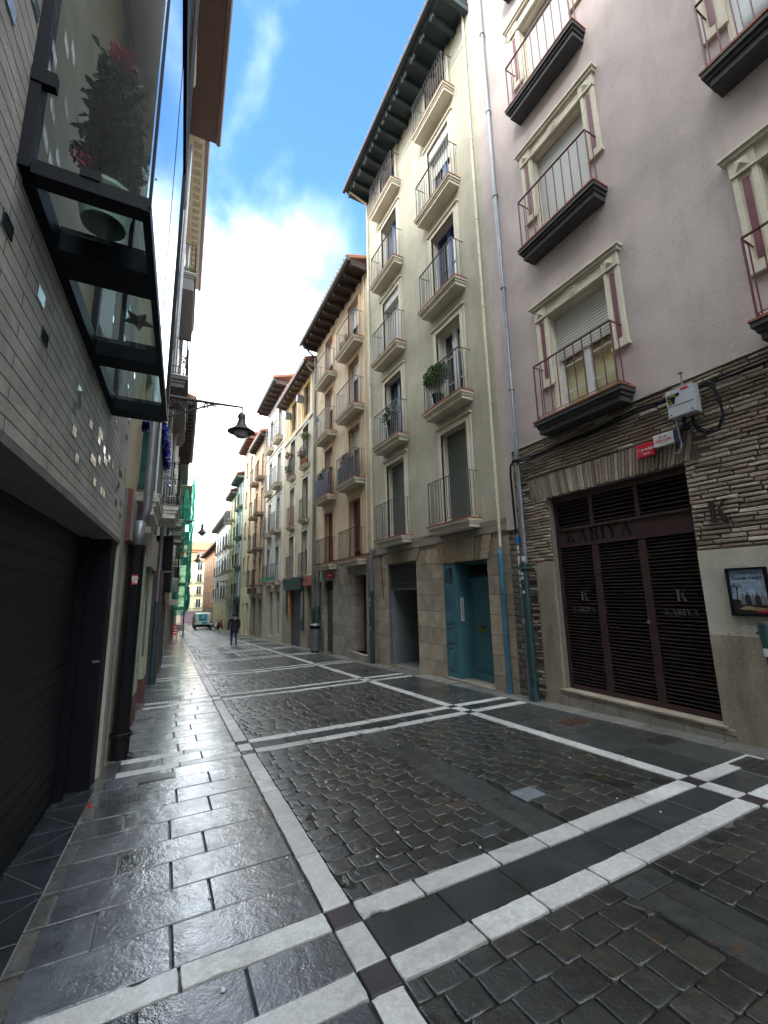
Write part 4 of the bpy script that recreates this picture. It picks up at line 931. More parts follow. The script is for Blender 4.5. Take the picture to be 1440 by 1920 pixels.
m = MB().use(NAVY); B.box(m, 8.60, 8.80, .002, .014, 2.985, 3.15); m.build('plate', r); m = MB().use(WHT); add_text(m, '14', .13, lambda x, y: B.P(8.70 - x, .0155, 3.02 + y), .006, True); m.build('digits', r)
# antenna dish on facade top, conduit marks
potted('balcony_plant', 'bushy green plant trailing over the third floor right balcony of the sage house', B.P(7.95, .2, 5.92), (.20, .48, .30), 3000, LEAF, PIPEK, .15, .34, ls=.05, seed=3, mats=[LEAF, LEAFY, LEAF], up=.28, group=None)
potted('balcony_plant', 'grassy pale plant in a dark pot on the left balcony above the arched passage', B.P(10.3, .22, 5.92), (.16, .50, .22), 420, LEAFY, PIPEK, .14, .55, seed=4, mats=[LEAFY, LEAFD], up=.10, droop=.4)
m = MB().use(plain('blue_plastic', (.03, .12, .35), .5)); m.hexa([B.P(10.95, .05, 8.78), B.P(11.1, .05, 8.78), B.P(11.1, .3, 8.78), B.P(10.95, .3, 8.78), B.P(10.95, .05, 9.0), B.P(11.1, .05, 9.0), B.P(11.1, .3, 9.0), B.P(10.95, .3, 9.0)])
m = MB().use(plain('blue_plastic', (.03, .12, .35), .5)); B.box(m, 10.9, 11.05, .1, .26, 8.73, 8.95); tag(m.build('balcony_crate', origin=B.P(11.0, .18, 8.73), bevel=.01), 'small blue plastic crate on the middle left balcony of the sage house', 'crate')

# ---- apricot house
B = Bld('apricot_house', 'apricot plastered five storey house with dark eaves and a black street door', 1, 12.08, 17.95)
zs = [2.72, 5.42, 8.05, 10.62]; oc = [(12.95, 13.95), (15.65, 16.6)]
B.wall('upper_wall', 12.08, 17.95, 2.86, 13.05, [(a, b, max(z, 2.86), z + (2.1 if j < 3 else 1.95), .28) for a, b in oc for j, z in enumerate(zs)], ORANGE, rmat=APRIC)
B.wall('stone_wall', 12.08, 17.95, -.9, 2.86, [(12.68, 13.62, -.3, 2.2, .45), (15.75, 16.75, -.66, 2.1, .3), (17.15, 17.75, -.7, 2.1, .3)], STONE2, n=-.015, top=False)
for ci, (a, b) in enumerate(oc):
    for j, z in enumerate(zs):
        h = 2.1 if j < 3 else 1.95
        B.surround(a, b, max(z, 2.87), z + h, APRIC, .16, .02, 0)
        B.french(a, b, max(z, 2.87), z + h, .28, IRON if j else BLKM, [.9, .35, .3, .45][j] if ci == 0 else [.97, .3, .35, .55][j], SHUTB if j == 0 else SHUT, GLASS, 2, 0, .06, .3)
        bd = .42 if j else .34
        B.balcony(a - .38, b + .42, z, bd, CREAM, TILE, IRON if j > 0 else BLKM, 1.02, .2, .12)
B.eave(12.10, 17.98, 13.1, .74, EAVEB, GUTG, 0, .58, (.12, .18), .32)
p = MB().use(GUTG); p.tube([B.P(17.8, .72, 13.08), B.P(17.85, .35, 12.75), B.P(17.88, .08, 12.6), B.P(17.88, .08, .6)], .045, 8); p.build('drainpipe', B.root)
B.pipe(12.45, .04, 2.9, 13.0, .018, PIPEC, coll=1.6)
p = MB().use(PIPED); p.tube([B.P(17.82, .09, -.7), B.P(17.82, .09, 1.0)], .065, 10); p.tube([B.P(17.15, .09, -.7), B.P(17.15, .09, 1.1)], .06, 10); p.use(GALV); p.tube([B.P(17.15, .09, 1.1), B.P(17.15, .09, 2.8)], .045, 10); build_each(p, 'pipe_guard', B.root)
B.french(12.68, 13.62, -.28, 2.2, .45, WOODD, 0, None, plain('dark_wood_panel', (.05, .02, .015), .4), 2, 2, .09, .9, name='street_door')
g = MB().use(SHUTD); B.box(g, 15.76, 16.74, -.2, -.17, -.64, 1.75); g.use(BLKM); B.box(g, 15.76, 16.74, -.24, -.12, 1.75, 2.1); g.build('garage_shutter', B.root)
g = MB().use(STONE2); B.box(g, 12.5, 13.8, -.3, .12, -.62, -.30); g.build('door_step', B.root)
r = thing('round_sign', 'red no parking disc sticking out above the grey shutter', 'sign', B.P(15.7, 0, 2.2)); m = MB().use(RED); m.lathe(B.P(15.66, .13, 2.3), [(0, -.01), (.12, -.01), (.12, .01), (0, .01)], 20, ax=(0, 1, 0)); B.box(m, 15.65, 15.67, 0, .05, 2.28, 2.32); m.build('disc', r); m = MB().use(WHT); P = B.P; m.hexa([P(15.645, .06, 2.285), P(15.649, .06, 2.285), P(15.649, .20, 2.285), P(15.645, .20, 2.285), P(15.645, .06, 2.315), P(15.649, .06, 2.315), P(15.649, .20, 2.315), P(15.645, .20, 2.315)]); m.build('bar', r)
for k, (Y, z, rr_, nn, mt, lab) in enumerate(((13.7, 5.42, (.14, .35, .25), 420, [LEAFD, LEAFR, IRON], 'dark reddish plant behind the near first floor railing of the apricot house'), (16.2, 5.42, (.14, .45, .30), 520, [LEAFD, LEAF], 'dark green planted trough on the far first floor balcony of the apricot house'), (13.1, 5.42, (.12, .15, .40), 260, [LEAFR, LEAFD], 'tall rusty plant at the near end of the first floor apricot balcony'), (13.5, 10.62, (.1, .3, .1), 120, [LEAFR], 'low red flowering pot on the top near balcony of the apricot house'), (14.0, 10.62, (.1, .12, .14), 90, [LEAF], 'small round plant hooked on the top balcony rail of the apricot house'), (17.0, 8.05, (.1, .1, .12), 80, [LEAFD], 'dark little plant on the far second floor rail of the apricot house'))):
    potted('balcony_plant', lab, B.P(Y, .26, z), rr_, nn, LEAFD, TERRA, .11, .22, seed=20 + k, mats=mt, up=.45 if k in (0, 1) else (.75 if k == 5 else .1))
m = MB().use(BLKM); B.box(m, 12.75, 14.3, .30, .345, 5.50, 6.1); build_each(m, 'railing_screen', B.root); m = MB().use(NAVY); B.box(m, 15.35, 16.95, .30, .345, 5.50, 6.3); build_each(m, 'railing_screen', B.root)
r = thing('litter_bin', 'grey cylindrical litter bin standing by the dark drainpipes', 'litter bin', (5.52, 17.0, gz(5.5, 17.0)))
m = MB().use(plain('bin_grey', (.10, .11, .115), .45)); m.lathe((5.52, 17.0, gz(5.5, 17) + .04), [(.17, 0), (.19, .02), (.20, .95), (.19, 1.0)], 18); m.build('body', r, smooth=False)
m = MB().use(BLKM); m.lathe((5.52, 17.0, gz(5.5, 17) + .9), [(.203, 0), (.21, .06), (.203, .12)], 18); m.lathe((5.52, 17.0, gz(5.5, 17)), [(.15, 0), (.15, .05), (0, .05)], 14); m.build('collar', r)
m = MB().use(GALV); m.lathe((5.52, 17.0, gz(5.5, 17) + 1.04), [(.205, 0), (.17, .05), (0, .07)], 18); m.build('lid', r)

# ---- narrow house with ochre attic
B = Bld('ochre_attic_house', 'buff house with an ochre top storey and hanging plants on narrow balconies', 1, 17.95, 23.6)
zs = [2.5, 5.08, 7.75, 10.28]; oc = [(19.0, 19.95), (21.4, 22.3)]
B.wall('lower_wall', 17.95, 23.6, 2.45, 10.05, [(a, b, z, z + 2.05, .28) for a, b in oc for z in zs[:3]], BUFF, top=False)
B.wall('attic_wall', 17.95, 23.6, 10.05, 12.3, [(a - .02, b + .02, 10.35, 12.0, .2) for a, b in oc], OCHRE)
B.wall('shop_wall', 17.95, 23.6, -1.1, 2.45, [(18.2, 19.15, -.75, 1.95, .4), (20.1, 22.1, -.9, 1.8, .3)], SAND, n=-.01, top=False)
mb = MB().use(CREAM); B.box(mb, 17.98, 23.57, -.01, .07, 9.98, 10.10); B.box(mb, 17.98, 23.57, -.01, .06, 2.42, 2.50)
for Y in (18.0, 18.55, 20.2, 20.95, 22.6, 23.3): B.box(mb, Y, Y + .18, -.01, .02, 10.12, 12.25)
build_each(mb, 'wall_moulding', B.root)
for ci, (a, b) in enumerate(oc):
    for j, z in enumerate(zs[:3]):
        B.surround(a, b, z, z + 2.05, WHITEP, .14, .02, .04); B.french(a, b, z, z + 2.05, .28, IRON, .0 if (ci + j) % 2 else .4, SHUTB if ci == 0 and j == 2 else SHUT, GLASS, 2, 1, .06, .3); B.balcony(a - .08, b + .08, z, .22, WHITEP, TILE, IRON if not (ci == 1 and j == 1) else WINE, 1.0, .16, .10)
    B.french(a - .02, b + .02, 10.35, 12.0, .2, IRON, 0, None, GLASS, 2, 1, .05, name='attic_window')
    m = MB().use(GALV); B.box(m, b - .02, b + .22, .05, .35, 11.25, 11.6); m.build('air_unit', B.root)
B.eave(17.98, 23.6, 12.34, .50, EAVEM, GUTB, .05, .62, (.14, .14), .32)
p = MB().use(GUTG); p.tube([B.P(18.15, .5, 12.4), B.P(18.1, .3, 12.1), B.P(18.06, .06, 11.9), B.P(18.06, .06, -.7)], .05, 8); p.build('drainpipe', B.root)
m = MB().use(plain('faded_red_board', (.36, .10, .09), .6)); B.box(m, 18.08, 19.45, 0, .10, 1.98, 2.40); m.use(WINEP); add_text(m, '8', .2, lambda x, y: B.P(18.75 - x, .103, 2.1 + y), .008); build_each(m, 'fascia_board', B.root)
m = MB().use(PIPED); B.box(m, 19.6, 22.9, 0, .14, 1.82, 2.42); B.box(m, 22.2, 22.7, 0, .05, .6, 1.8); B.box(m, 19.5, 19.9, 0, .05, .0, 1.8); build_each(m, 'shop_front', B.root)
m = MB().use(plain('orange_board', (.5, .20, .04), .6)); B.box(m, 21.95, 22.15, .0, .06, .3, 1.8); m.build('shop_panel', B.root)
m = MB().use(SHUTD); B.box(m, 20.1, 22.1, -.15, -.12, -.9, 1.8); m.build('roller_shutter', B.root)
m = MB().use(plain('notice_mix', (.22, .21, .2), .5, var=.9, ns=14)); B.box(m, 19.52, 19.88, .05, .06, .5, 1.7); m.build('notices', B.root)
B.french(18.2, 19.15, -.75, 1.95, .4, WOODD, 0, None, plain('dark_wood_panel2', (.05, .02, .015), .4), 2, 1, .09, .9, name='street_door')
for k, (Y, z, mt, up, lab) in enumerate(((18.95, 7.75, [LEAF, LEAFY], .95, 'leafy green plant on the rail of the near third floor balcony of the buff house'), (19.5, 7.75, [LEAFR, LEAF], .2, 'rusty trailing plant low on the near third floor balcony of the buff house'), (21.9, 7.75, [LEAFR, LEAFR, LEAFD], .8, 'red leaved plant spilling from the far third floor balcony of the buff house'), (22.1, 7.75, [LEAF], .1, 'green plant inside the far third floor railing of the buff house'))):
    potted('balcony_plant', lab, B.P(Y, .2, z), (.22, .3, .22), 300, LEAFD, TERRA, .1, .2, seed=40 + k, mats=mt, up=up)

# ---- grey-white house
B = Bld('grey_white_house', 'grey white narrow house with wide dark eaves and green trimmed first floor balcony', 1, 23.6, 28.75)
zs = [2.35, 5.3, 8.05, 10.95]; oc = [(24.55, 25.4), (26.9, 27.7)]
B.wall('upper_wall', 23.6, 28.75, 2.25, 13.95, [(a, b, z, z + 2.0, .25) for a, b in oc for z in zs], GREYW)
B.wall('ground_wall', 23.6, 28.75, -1.35, 2.25, [(24.3, 25.1, -.6, 1.75, .35), (26.0, 27.0, -.8, 1.75, .35)], PALER, n=-.01, top=False)
mb = MB().use(CREAM); B.box(mb, 23.62, 23.95, -.01, .03, 2.3, 13.6); B.box(mb, 23.65, 28.7, -.01, .05, 10.5, 10.6); B.box(mb, 23.65, 28.7, -.01, .05, 7.72, 7.8); build_each(mb, 'wall_moulding', B.root)
for a, b in oc:
    for j, z in enumerate(zs):
        B.surround(a, b, z, z + 2.0, WHITEP, .13, .02, .05); B.french(a, b, z, z + 2.0, .25, IRON, .0 if j else .5, SHUTB, GLASS, 2, 1, .05, .2); B.balcony(a - .32, b + .32, z, .42 if j else .3, CREAM, TILE, IRON, 1.0, .18, .14)
m = MB().use(plain('green_netting', (.02, .22, .10), .7)); B.box(m, 24.25, 28.0, .31, .33, 2.40, 2.62); m.build('railing_net', B.root)
B.eave(23.62, 28.8, 14.05, .72, EAVEB, GUTB, .1, .7, (.12, .16), .3)
m = MB().use(GUTG); m.tube([B.P(28.6, .75, 14.1), B.P(28.65, .1, 12.9), B.P(28.65, .06, 2)], .035, 6); m.build('drainpipe', B.root)
B.french(24.3, 25.1, -.6, 1.75, .35, BLKM, 0, None, GLASS, 1, 1, .06, .6, name='street_door'); B.french(26.0, 27.0, -.8, 1.75, .35, BLKM, 0, None, GLASS, 1, 1, .06, .6, name='street_door')

# ---- the farther houses, one builder
def far_house(name, label, Y0, Y1, ztop, out, wallm, groundm, cols_, floors, zg=2.2, em=EAVEB, gut=GUTG, iron=BLKM, slab=WHITEP, balc=True, h=1.95, X=XR, rmat=None, wide=.25, shutters=None, doors=(), fw=IRON, n_ground=-.01, slope=.3, eb=True, bdep=.35):
    global B
    B = Bld(name, label, 1, Y0, Y1, X)
    holes = [(a, b, z, z + h, .22) for a, b in cols_ for z in floors]
    B.wall('upper_wall', Y0, Y1, zg, ztop, holes, wallm, rmat=rmat)
    B.wall('ground_wall', Y0, Y1, -SL * Y1 - .4, zg, [(a, b, -SL * (a + b) / 2 + .02, z, .3) for a, b, z in doors], groundm, n=n_ground, top=False)
    for a, b in cols_:
        for z in floors:
            B.surround(a, b, z, z + h, rmat or wallm, .1, .015, 0); B.french(a, b, z, z + h, .22, fw, 0 if not shutters else (.97 if (z + a) % 1 < shutters else 0), SHUTB, GLASS, 2, 1, .05)
            if balc: B.balcony(a - wide, b + wide, z, bdep, slab, TILE, iron, 1.0, .16, .14)
            else:
                m = MB().use(slab); B.box(m, a - .08, b + .08, 0, .07, z - .07, z); m.build('sill', B.root)
    for a, b, z in doors: B.french(a, b, -SL * (a + b) / 2 + .03, z, .3, BLKM, 0, None, GLASS, 1, 1, .06, .5, name='street_door')
    B.eave(Y0 + .02, Y1 - .02, ztop + .02, out, em, gut, .05, .6, (.12, .14), slope, beams=eb)
    return B
far_house('brown_stone_house', 'brown weathered house crowded with black iron balconies', 28.75, 33.3, 12.6, .45, TAN, SAND, [(29.5, 30.3), (31.5, 32.3)], [2.3, 4.75, 7.2, 9.75], 2.1, EAVEB, GUTG, BLKM, SAND, True, 1.85, rmat=APRIC, doors=((29.3, 30.2, 1.3), (31.3, 32.5, 1.4)), bdep=.5)
m = MB().use(WHT); B.box(m, 32.6, 33.1, .02, .2, 1.35, 1.75); m.build('sign_board', B.root)
m = MB().use(STONE2)
for Y in (29.0, 30.7, 32.6): B.box(m, Y, Y + .15, 0, .35, 1.7, 2.1)
build_each(m, 'bracket', B.root)
far_house('cream_plain_house', 'cream house with small unframed windows and reddish rafters', 33.3, 38.2, 13.95, .55, PALEY if False else BUFF, PALEY, [(34.3, 35.0), (36.3, 37.0)], [3.4, 6.3, 8.9, 11.5], 2.3, plain('reddish_rafter', (.13, .05, .04), .7), GUTG, BLKM, SAND, False, 1.25, shutters=.3, rmat=APRIC, doors=((34.2, 35.2, 1.0), (36.2, 36.8, .9)))
far_house('dark_green_house', 'narrow blue green panelled house with stacked iron balconies', 38.2, 42.2, 12.0, .6, plain('teal_grey_wall', (.10, .17, .165), .7), plain('dark_green_front', (.03, .05, .045), .6), [(38.9, 39.6), (40.7, 41.4)], [1.6, 4.2, 6.8, 9.5], 1.2, EAVEL, GUTG, BLKM, plain('greenish_slab', (.22, .28, .26), .7), True, 1.95, rmat=WHT, fw=WHT, doors=((39, 40.2, .8),))
far_house('pale_yellow_house', 'pale yellow house with a single column of deep balconies on its far corner', 42.2, 46.6, 11.4, .55, PALEY, PALER, [(43.0, 43.6), (45.0, 45.6)], [1.5, 4.0, 6.4, 8.9], 1.2, EAVEL, GUTG, IRON, PALER, True, 1.8, doors=((43, 44.2, .6),), bdep=.75)
far_house('blue_white_corner_house', 'long off white corner house jutting into the street with blue grey balconies', 47.2, 62.5, 10.1, .7, WHITEP, PALEY, [(49 + 2.6 * k, 49.9 + 2.6 * k) for k in range(5)], [1.4, 4.1, 6.9], .7, EAVEL, GUTG, IRON, plain('blue_grey_slab', (.30, .34, .42), .7), True, 1.9, X=6.1, rmat=plain('pale_blue_trim', (.42, .47, .58), .7), doors=((49, 50, .1), (52, 53, .0)))
far_house('clay_corner_house', 'small clay orange house before the end of the street', 63.5, 92, 9.0, .8, CLAY, SAND, [(66 + 3.6 * k, 67 + 3.6 * k) for k in range(7)], [.6, 3.4, 6.0], -.2, EAVEB, GUTG, BLKM, WHITEP, False, 1.7, X=7.0, rmat=WHITEP, slope=.25)

# ---- end of the street: cream block facing us
def end_house():
    r = thing('end_block', 'cream block with orange tiled roof closing the far end of the street', 'building', (6, 112, -4.4))
    Yf = 112; x0, x1 = -6.0, 14.0
    cx = [x0 + 1.3 + 2.45 * i for i in range(8)]; fl = [-1.0, 1.95, 4.9, 7.7]
    m = MB().use(PALEY); xs = sorted([x0, x1] + [v for c in cx for v in (c - .55, c + .55)]); zs_ = sorted([-1.6, 9.9] + [v for z in fl for v in (z, z + 1.9)])
    hs_ = [(c - .55, c + .55, z, z + 1.9) for c in cx for z in fl]
    for i in range(len(xs) - 1):
        for j in range(len(zs_) - 1):
            a, b, c, d = xs[i], xs[i + 1], zs_[j], zs_[j + 1]
            if any(h[0] < (a + b) / 2 < h[1] and h[2] < (c + d) / 2 < h[3] for h in hs_):
                m.use(DARK); m.face([(a, Yf + .3, c), (b, Yf + .3, c), (b, Yf + .3, d), (a, Yf + .3, d)]); m.use(PALEY)
                m.face([(a, Yf, c), (a, Yf + .3, c), (a, Yf + .3, d), (a, Yf, d)]); m.face([(b, Yf, c), (b, Yf + .3, c), (b, Yf + .3, d), (b, Yf, d)]); m.face([(a, Yf, d), (b, Yf, d), (b, Yf + .3, d), (a, Yf + .3, d)]); continue
            m.face([(a, Yf, c), (b, Yf, c), (b, Yf, d), (a, Yf, d)])
    m.box(x0, x1, Yf + .5, Yf + 9, -5, 9.9); m.build('upper_wall', r)
    m = MB().use(SAND); m.box(x0, 4.0, Yf - .02, Yf + 1, -5, -1.6); m.box(8.6, x1, Yf - .02, Yf + 1, -5, -1.6); m.box(4.0, 8.6, Yf - .02, Yf + 1, -1.95, -1.6); m.build('ground_wall', r)
    m = MB().use(plain('purple_shutter', (.13, .085, .10), .6)); m.box(4.0, 8.6, Yf + .1, Yf + .2, -4.8, -1.95); m.build('garage_shutter', r)
    m = MB().use(CLAY); m.box(x0 - .3, x1 + .3, Yf - .5, Yf + .2, 9.9, 10.3); m.box(x0, x1, Yf + .3, Yf + 1, 10.3, 12.6); cm = m.build('cornice', r)
    m = MB().use(plain('orange_tiles', (.42, .16, .07), .8, var=.3, ns=3)); m.faces([(x0 - .5, Yf - .2, 12.5), (x1 + .5, Yf - .2, 12.5), (x1 - 1, Yf + 6, 15.0), (x0 + 1, Yf + 6, 15.0), (x0 - .5, Yf - .2, 12.7), (x1 + .5, Yf - .2, 12.7), (x1 - 1, Yf + 6, 15.2), (x0 + 1, Yf + 6, 15.2)], [(0, 1, 2, 3), (4, 5, 6, 7), (0, 1, 5, 4), (1, 2, 6, 5), (2, 3, 7, 6), (3, 0, 4, 7)]); ro = m.build('roof', r)
    m = MB().use(CLAY); m.box(8.8, 9.6, Yf + 4, Yf + 5, 14.2, 15.8); m.build('chimney', ro)
    for c in cx:
        for z in fl + [10.7]:
            hh_ = 1.9 if z < 10 else 1.1; m = MB().use(WHT); yy = Yf + (.15 if z < 10 else .27)
            m.box(c - .55, c - .47, yy - .03, yy, z, z + hh_); m.box(c + .47, c + .55, yy - .03, yy, z, z + hh_); m.box(c - .04, c + .04, yy - .03, yy, z, z + hh_); w = m.build('window', r)
            m = MB().use(GLASS); m.box(c - .5, c + .5, yy + .0, yy + .02, z, z + hh_); m.build('pane', w)
            if z < 7 :
                m = MB().use(BLKM); m.box(c - .9, c + .9, Yf - .45, Yf - .42, z + .95, z + 1.0)
                for k in range(13): m.box(c - .9 + k * .15 - .012, c - .9 + k * .15 + .012, Yf - .445, Yf - .425, z, z + .95)
                m.use(SAND); m.box(c - .95, c + .95, Yf - .5, Yf, z - .14, z); m.build('balcony', r)
end_house()

# ================================================================== LEFT SIDE
B = Bld('grey_brick_house', 'modern grey thin brick house with a black ribbed shutter and a steel and glass bay', -1, -4.0, 5.75)
B.wall('brick_wall', -4.0, 5.75, 2.28, 16.0, [], LBRICK, top=True)
m = MB().use(plain('grey_soffit', (.17, .165, .16), .8)); B.box(m, -4, 5.75, -.30, -.001, 2.235, 2.279); m.build('lintel_soffit', B.root)
m = MB().use(SHUTK); B.box(m, -4, 5.16, -.33, -.27, -.3, 2.23); m.build('ribbed_shutter', B.root)
m = MB().use(BLKM); B.box(m, 5.16, 5.24, -.33, -.20, -.3, 2.232); B.box(m, 5.38, 5.72, -.4, -.028, -.3, 2.25); B.box(m, 5.24, 5.38, -.4, -.3, -.3, 2.232); m.build('black_pier', B.root)
m = MB().use(GALV); B.box(m, 5.355, 5.378, -.10, -.04, .98, 1.0); m.build('latch', B.root)
m = MB().use(MARB)
P = B.P
for i in range(14):
    a = -1.0 + i * .46; b = a + .455; g_ = lambda Y: -SL * Y + .012
    if b > 5.4: b = 5.37
    if b <= a: break
    m.hexa([P(a, -.34, g_(a) - .1), P(b, -.34, g_(b) - .1), P(b, .02, g_(b) - .1), P(a, .02, g_(a) - .1), P(a, -.34, g_(a) + .004), P(b, -.34, g_(b) + .004), P(b, .02, g_(b)), P(a, .02, g_(a))])
th = m.build('threshold', B.root)
m = MB().use(plain('vein_grey', (.16, .17, .18), .4))
for i in range(14):
    a = -1.0 + i * .46; 
    if a > 5.2: break
    for (p, q) in (((a, -.30), (a + .004, .018)), ((a + .03, -.30), (a + .40, .015)) if i % 2 else ((a + .40, -.28), (a + .05, .0))):
        w_ = .0035; zz = lambda Y: -SL * Y + .0185; m.face([P(p[0] - w_, p[1], zz(p[0])), P(p[0] + w_, p[1], zz(p[0])), P(q[0] + w_, q[1], zz(q[0]) - .002), P(q[0] - w_, q[1], zz(q[0]) - .002)])
m.build('veins', th)
# glass bricks sprinkled in the wall
gb = MB(); rg = random.Random(9); GT = [plain('glass_brick_dark', (.03, .04, .05), .12, bs=0, spec=.9), plain('glass_brick_blue', (.12, .17, .20), .10, bs=0, spec=.9), plain('glass_brick_pale', (.35, .40, .42), .12, bs=0, spec=.9)]
for i in range(104):
    Y = rg.uniform(1.2, 5.65); z = 2.28 + .070 * int(rg.uniform(3, 34)); 
    if z < 2.75 and Y < 3: continue
    gb.use(GT[rg.choice((0, 1, 1, 2))]); B.box(gb, Y, Y + .10, -.01, .0045, z + .004, z + .067)
build_each(gb, 'glass_brick', B.root)
# the glazed bay
def bay():
    Y0, Y1, d, zb, zt = 1.86, 4.42, .46, 3.29, 14.5; X = B.box
    m = MB().use(BLKM)
    for Y, w in ((Y0, .07), (Y1 - .07, .07)):
        X(m, Y, Y + w, -.02, .038, zb, zt); X(m, Y, Y + (w if Y > 3 else .02), d - (.05 if Y > 3 else .012), d, zb, zt)
    for a, b in ((Y0 - .0, Y0 + .075), (2.28, 2.50), (3.26, 3.44), (4.24, Y1)): X(m, a, b, .045, d - .035, zb - .02, zb + (.045 if a < 2 else .11))
    X(m, Y0 + .075, Y1, .0, .046, zb - .018, zb + .09); X(m, Y0 + .005, Y1 - .07, d - .036, d - .002, zb - .018, zb + .05)
    X(m, Y0 - .006, Y0 + .03, .20, .27, zb + .04, zb + .085); X(m, Y0 - .006, Y0 + .03, .0, .085, 3.70, 3.77)
    for z in (6.1, 9.0, 12.0): X(m, Y0, Y1, .0, d - .002, z, z + .25)
    for z in (4.55, 7.5, 10.5): X(m, Y1 - .06, Y1 - .01, .06, d - .05, z, z + .06)
    X(m, Y1 - .05, Y1 - .01, .06, d - .05, 3.95, 4.02)
    X(m, Y0, Y1, 0, d, zt, zt + .2)
    fr = m.build('bay_window', B.root)
    for Y in (Y0 + .02, Y1 - .025):
        g = MB().use(BAYGL); B.quad(g, (Y, .036, zb + .045), (Y, d - .012, zb + .045), (Y, d - .012, zt), (Y, .036, zt)); g.build('end_pane', fr)
    for a, b in ((Y0 + .075, 2.28), (2.50, 3.26), (3.44, 4.24)):
        g = MB().use(BAYGL); B.quad(g, (a, .045, zb + .03), (b, .045, zb + .03), (b, d - .035, zb + .03), (a, d - .035, zb + .03)); g.build('floor_pane', fr)
    for k, (a, b) in enumerate(((Y0 + .02, 3.12), (3.14, Y1 - .07))):
        for z0, z1 in ((zb + .05, 6.1), (6.35, 9.0), (9.25, 12), (12.25, zt)):
            g = MB().use(BAYGL); n_ = d - .02 + .003 * k; B.quad(g, (a, n_, z0), (b, n_, z0), (b, n_, z1), (a, n_, z1)); g.build('front_pane', fr)
    m = MB().use(plain('tan_wood', (.36, .27, .19), .6, ns=3, var=.2)); X(m, Y0 + .08, 3.2, .002, .014, zb + .06, 6.1); X(m, Y0 + .08, Y1 - .08, .066, d - .05, 6.08, 6.098); m.build('inner_lining', fr)
    m = MB().use(SHUT); X(m, 3.3, 3.9, .003, .02, zb + .3, 5.8); m.build('inner_blind', fr)
    m = MB().use(BLKM); X(m, 3.205, 3.26, .003, .05, zb + .05, 6.07); m.build('inner_post', fr)
    return zb + .034
zf = bay()
def branching(root, pot, n, H, R, rng, size, mats):
    """Stems leaving the pot with leaves set along them, ragged outline."""
    m = MB().use(mats[0]); x, y, z = pot
    for i in range(n):
        a = rng.uniform(0, 2 * PI); h = H * rng.uniform(.25, 1); q = R * (.55 + .45 * math.sin(min(1, .2 + h / H * .85) * PI)) * rng.uniform(.35, 1.1)
        e = Vector((x + q * math.cos(a), y + q * math.sin(a), z + h)); s0 = Vector((x + .03 * math.cos(a), y + .03 * math.sin(a), z)); md = (s0 + e) / 2 + Vector((0, 0, .05)) - Vector((q * math.cos(a), q * math.sin(a), 0)) * .2
        m.use(mats[-1]); m.tube([s0, md, e], [.004, .003, .0015], 5)
        for k in range(rng.randint(9, 16)):
            t_ = rng.uniform(.3, 1.03); p = (s0 * (1 - t_) + md * t_) * (1 - t_) + (md * (1 - t_) + e * t_) * t_ if t_ <= 1 else e
            d = Vector((rng.uniform(-1, 1), rng.uniform(-1, 1), rng.uniform(-.7, .7))).normalized(); u = d.cross(Vector((0, 0, 1))).normalized(); L = size * rng.uniform(.55, 1.35); w = L * .27; up = Vector((0, 0, .12 * L))
            m.use(rng.choice(mats[:-1])); m.faces([p, p + d * L * .35 + u * w + up, p + d * L * .75 + u * w * .6, p + d * L - up, p + d * L * .75 - u * w * .6, p + d * L * .35 - u * w + up, p + d * L * .5 - up * .3], [(0, 1, 6), (1, 2, 6), (2, 3, 6), (3, 4, 6), (4, 5, 6), (5, 0, 6)])
    m.build('foliage', root)
pp = B.P(2.10, .25, zf); r = thing('bay_plant', 'dark leafy plant with red blossom in the near end of the glass bay', 'plant', pp)
m = MB().use(POTG); m.lathe(pp, [(.09, 0), (.115, .13), (.125, .14), (.125, .16), (.11, .16), (.1, .14), (.001, .14)], 16); m.build('pot', r)
branching(r, (pp[0], pp[1], pp[2] + .13), 125, .80, .165, random.Random(8), .052, [LEAFD, LEAFD, plain('leaf_deep', (.010, .028, .018), .45, var=.4), LEAFD, plain('twig', (.03, .022, .015), .7)])
rr = random.Random(4); m = MB().use(REDFL); foliage(m, B.P(2.02, .27, 4.20), (.05, .05, .04), 130, .035, rr); foliage(m, B.P(2.0, .16, 3.54), (.04, .03, .03), 30, .035, rr)
o = [x for x in bpy.data.objects if x.name.startswith('bay_plant')][0]; m.build('blossom', o)
m = MB().use(plain('bronze_star', (.10, .065, .04), .5)); c = B.P(2.86, .33, zf + .012); pts = []
for i in range(10): a = i * PI / 5 + .3; q = .11 if i % 2 == 0 else .05; pts.append((c[0] + q * math.cos(a) * .8, c[1] + q * math.sin(a), c[2]))
top = [(p[0], p[1], p[2] + .012) for p in pts]; m.faces(pts + top + [(c[0], c[1], c[2] + .035)], [tuple(range(9, -1, -1))] + [(i, (i + 1) % 10, 10 + (i + 1) % 10, 10 + i) for i in range(10)] + [(10 + i, 10 + (i + 1) % 10, 20) for i in range(10)])
tag(m.build('star_ornament', origin=c), 'bronze star ornament lying on the glass floor of the bay', 'ornament')

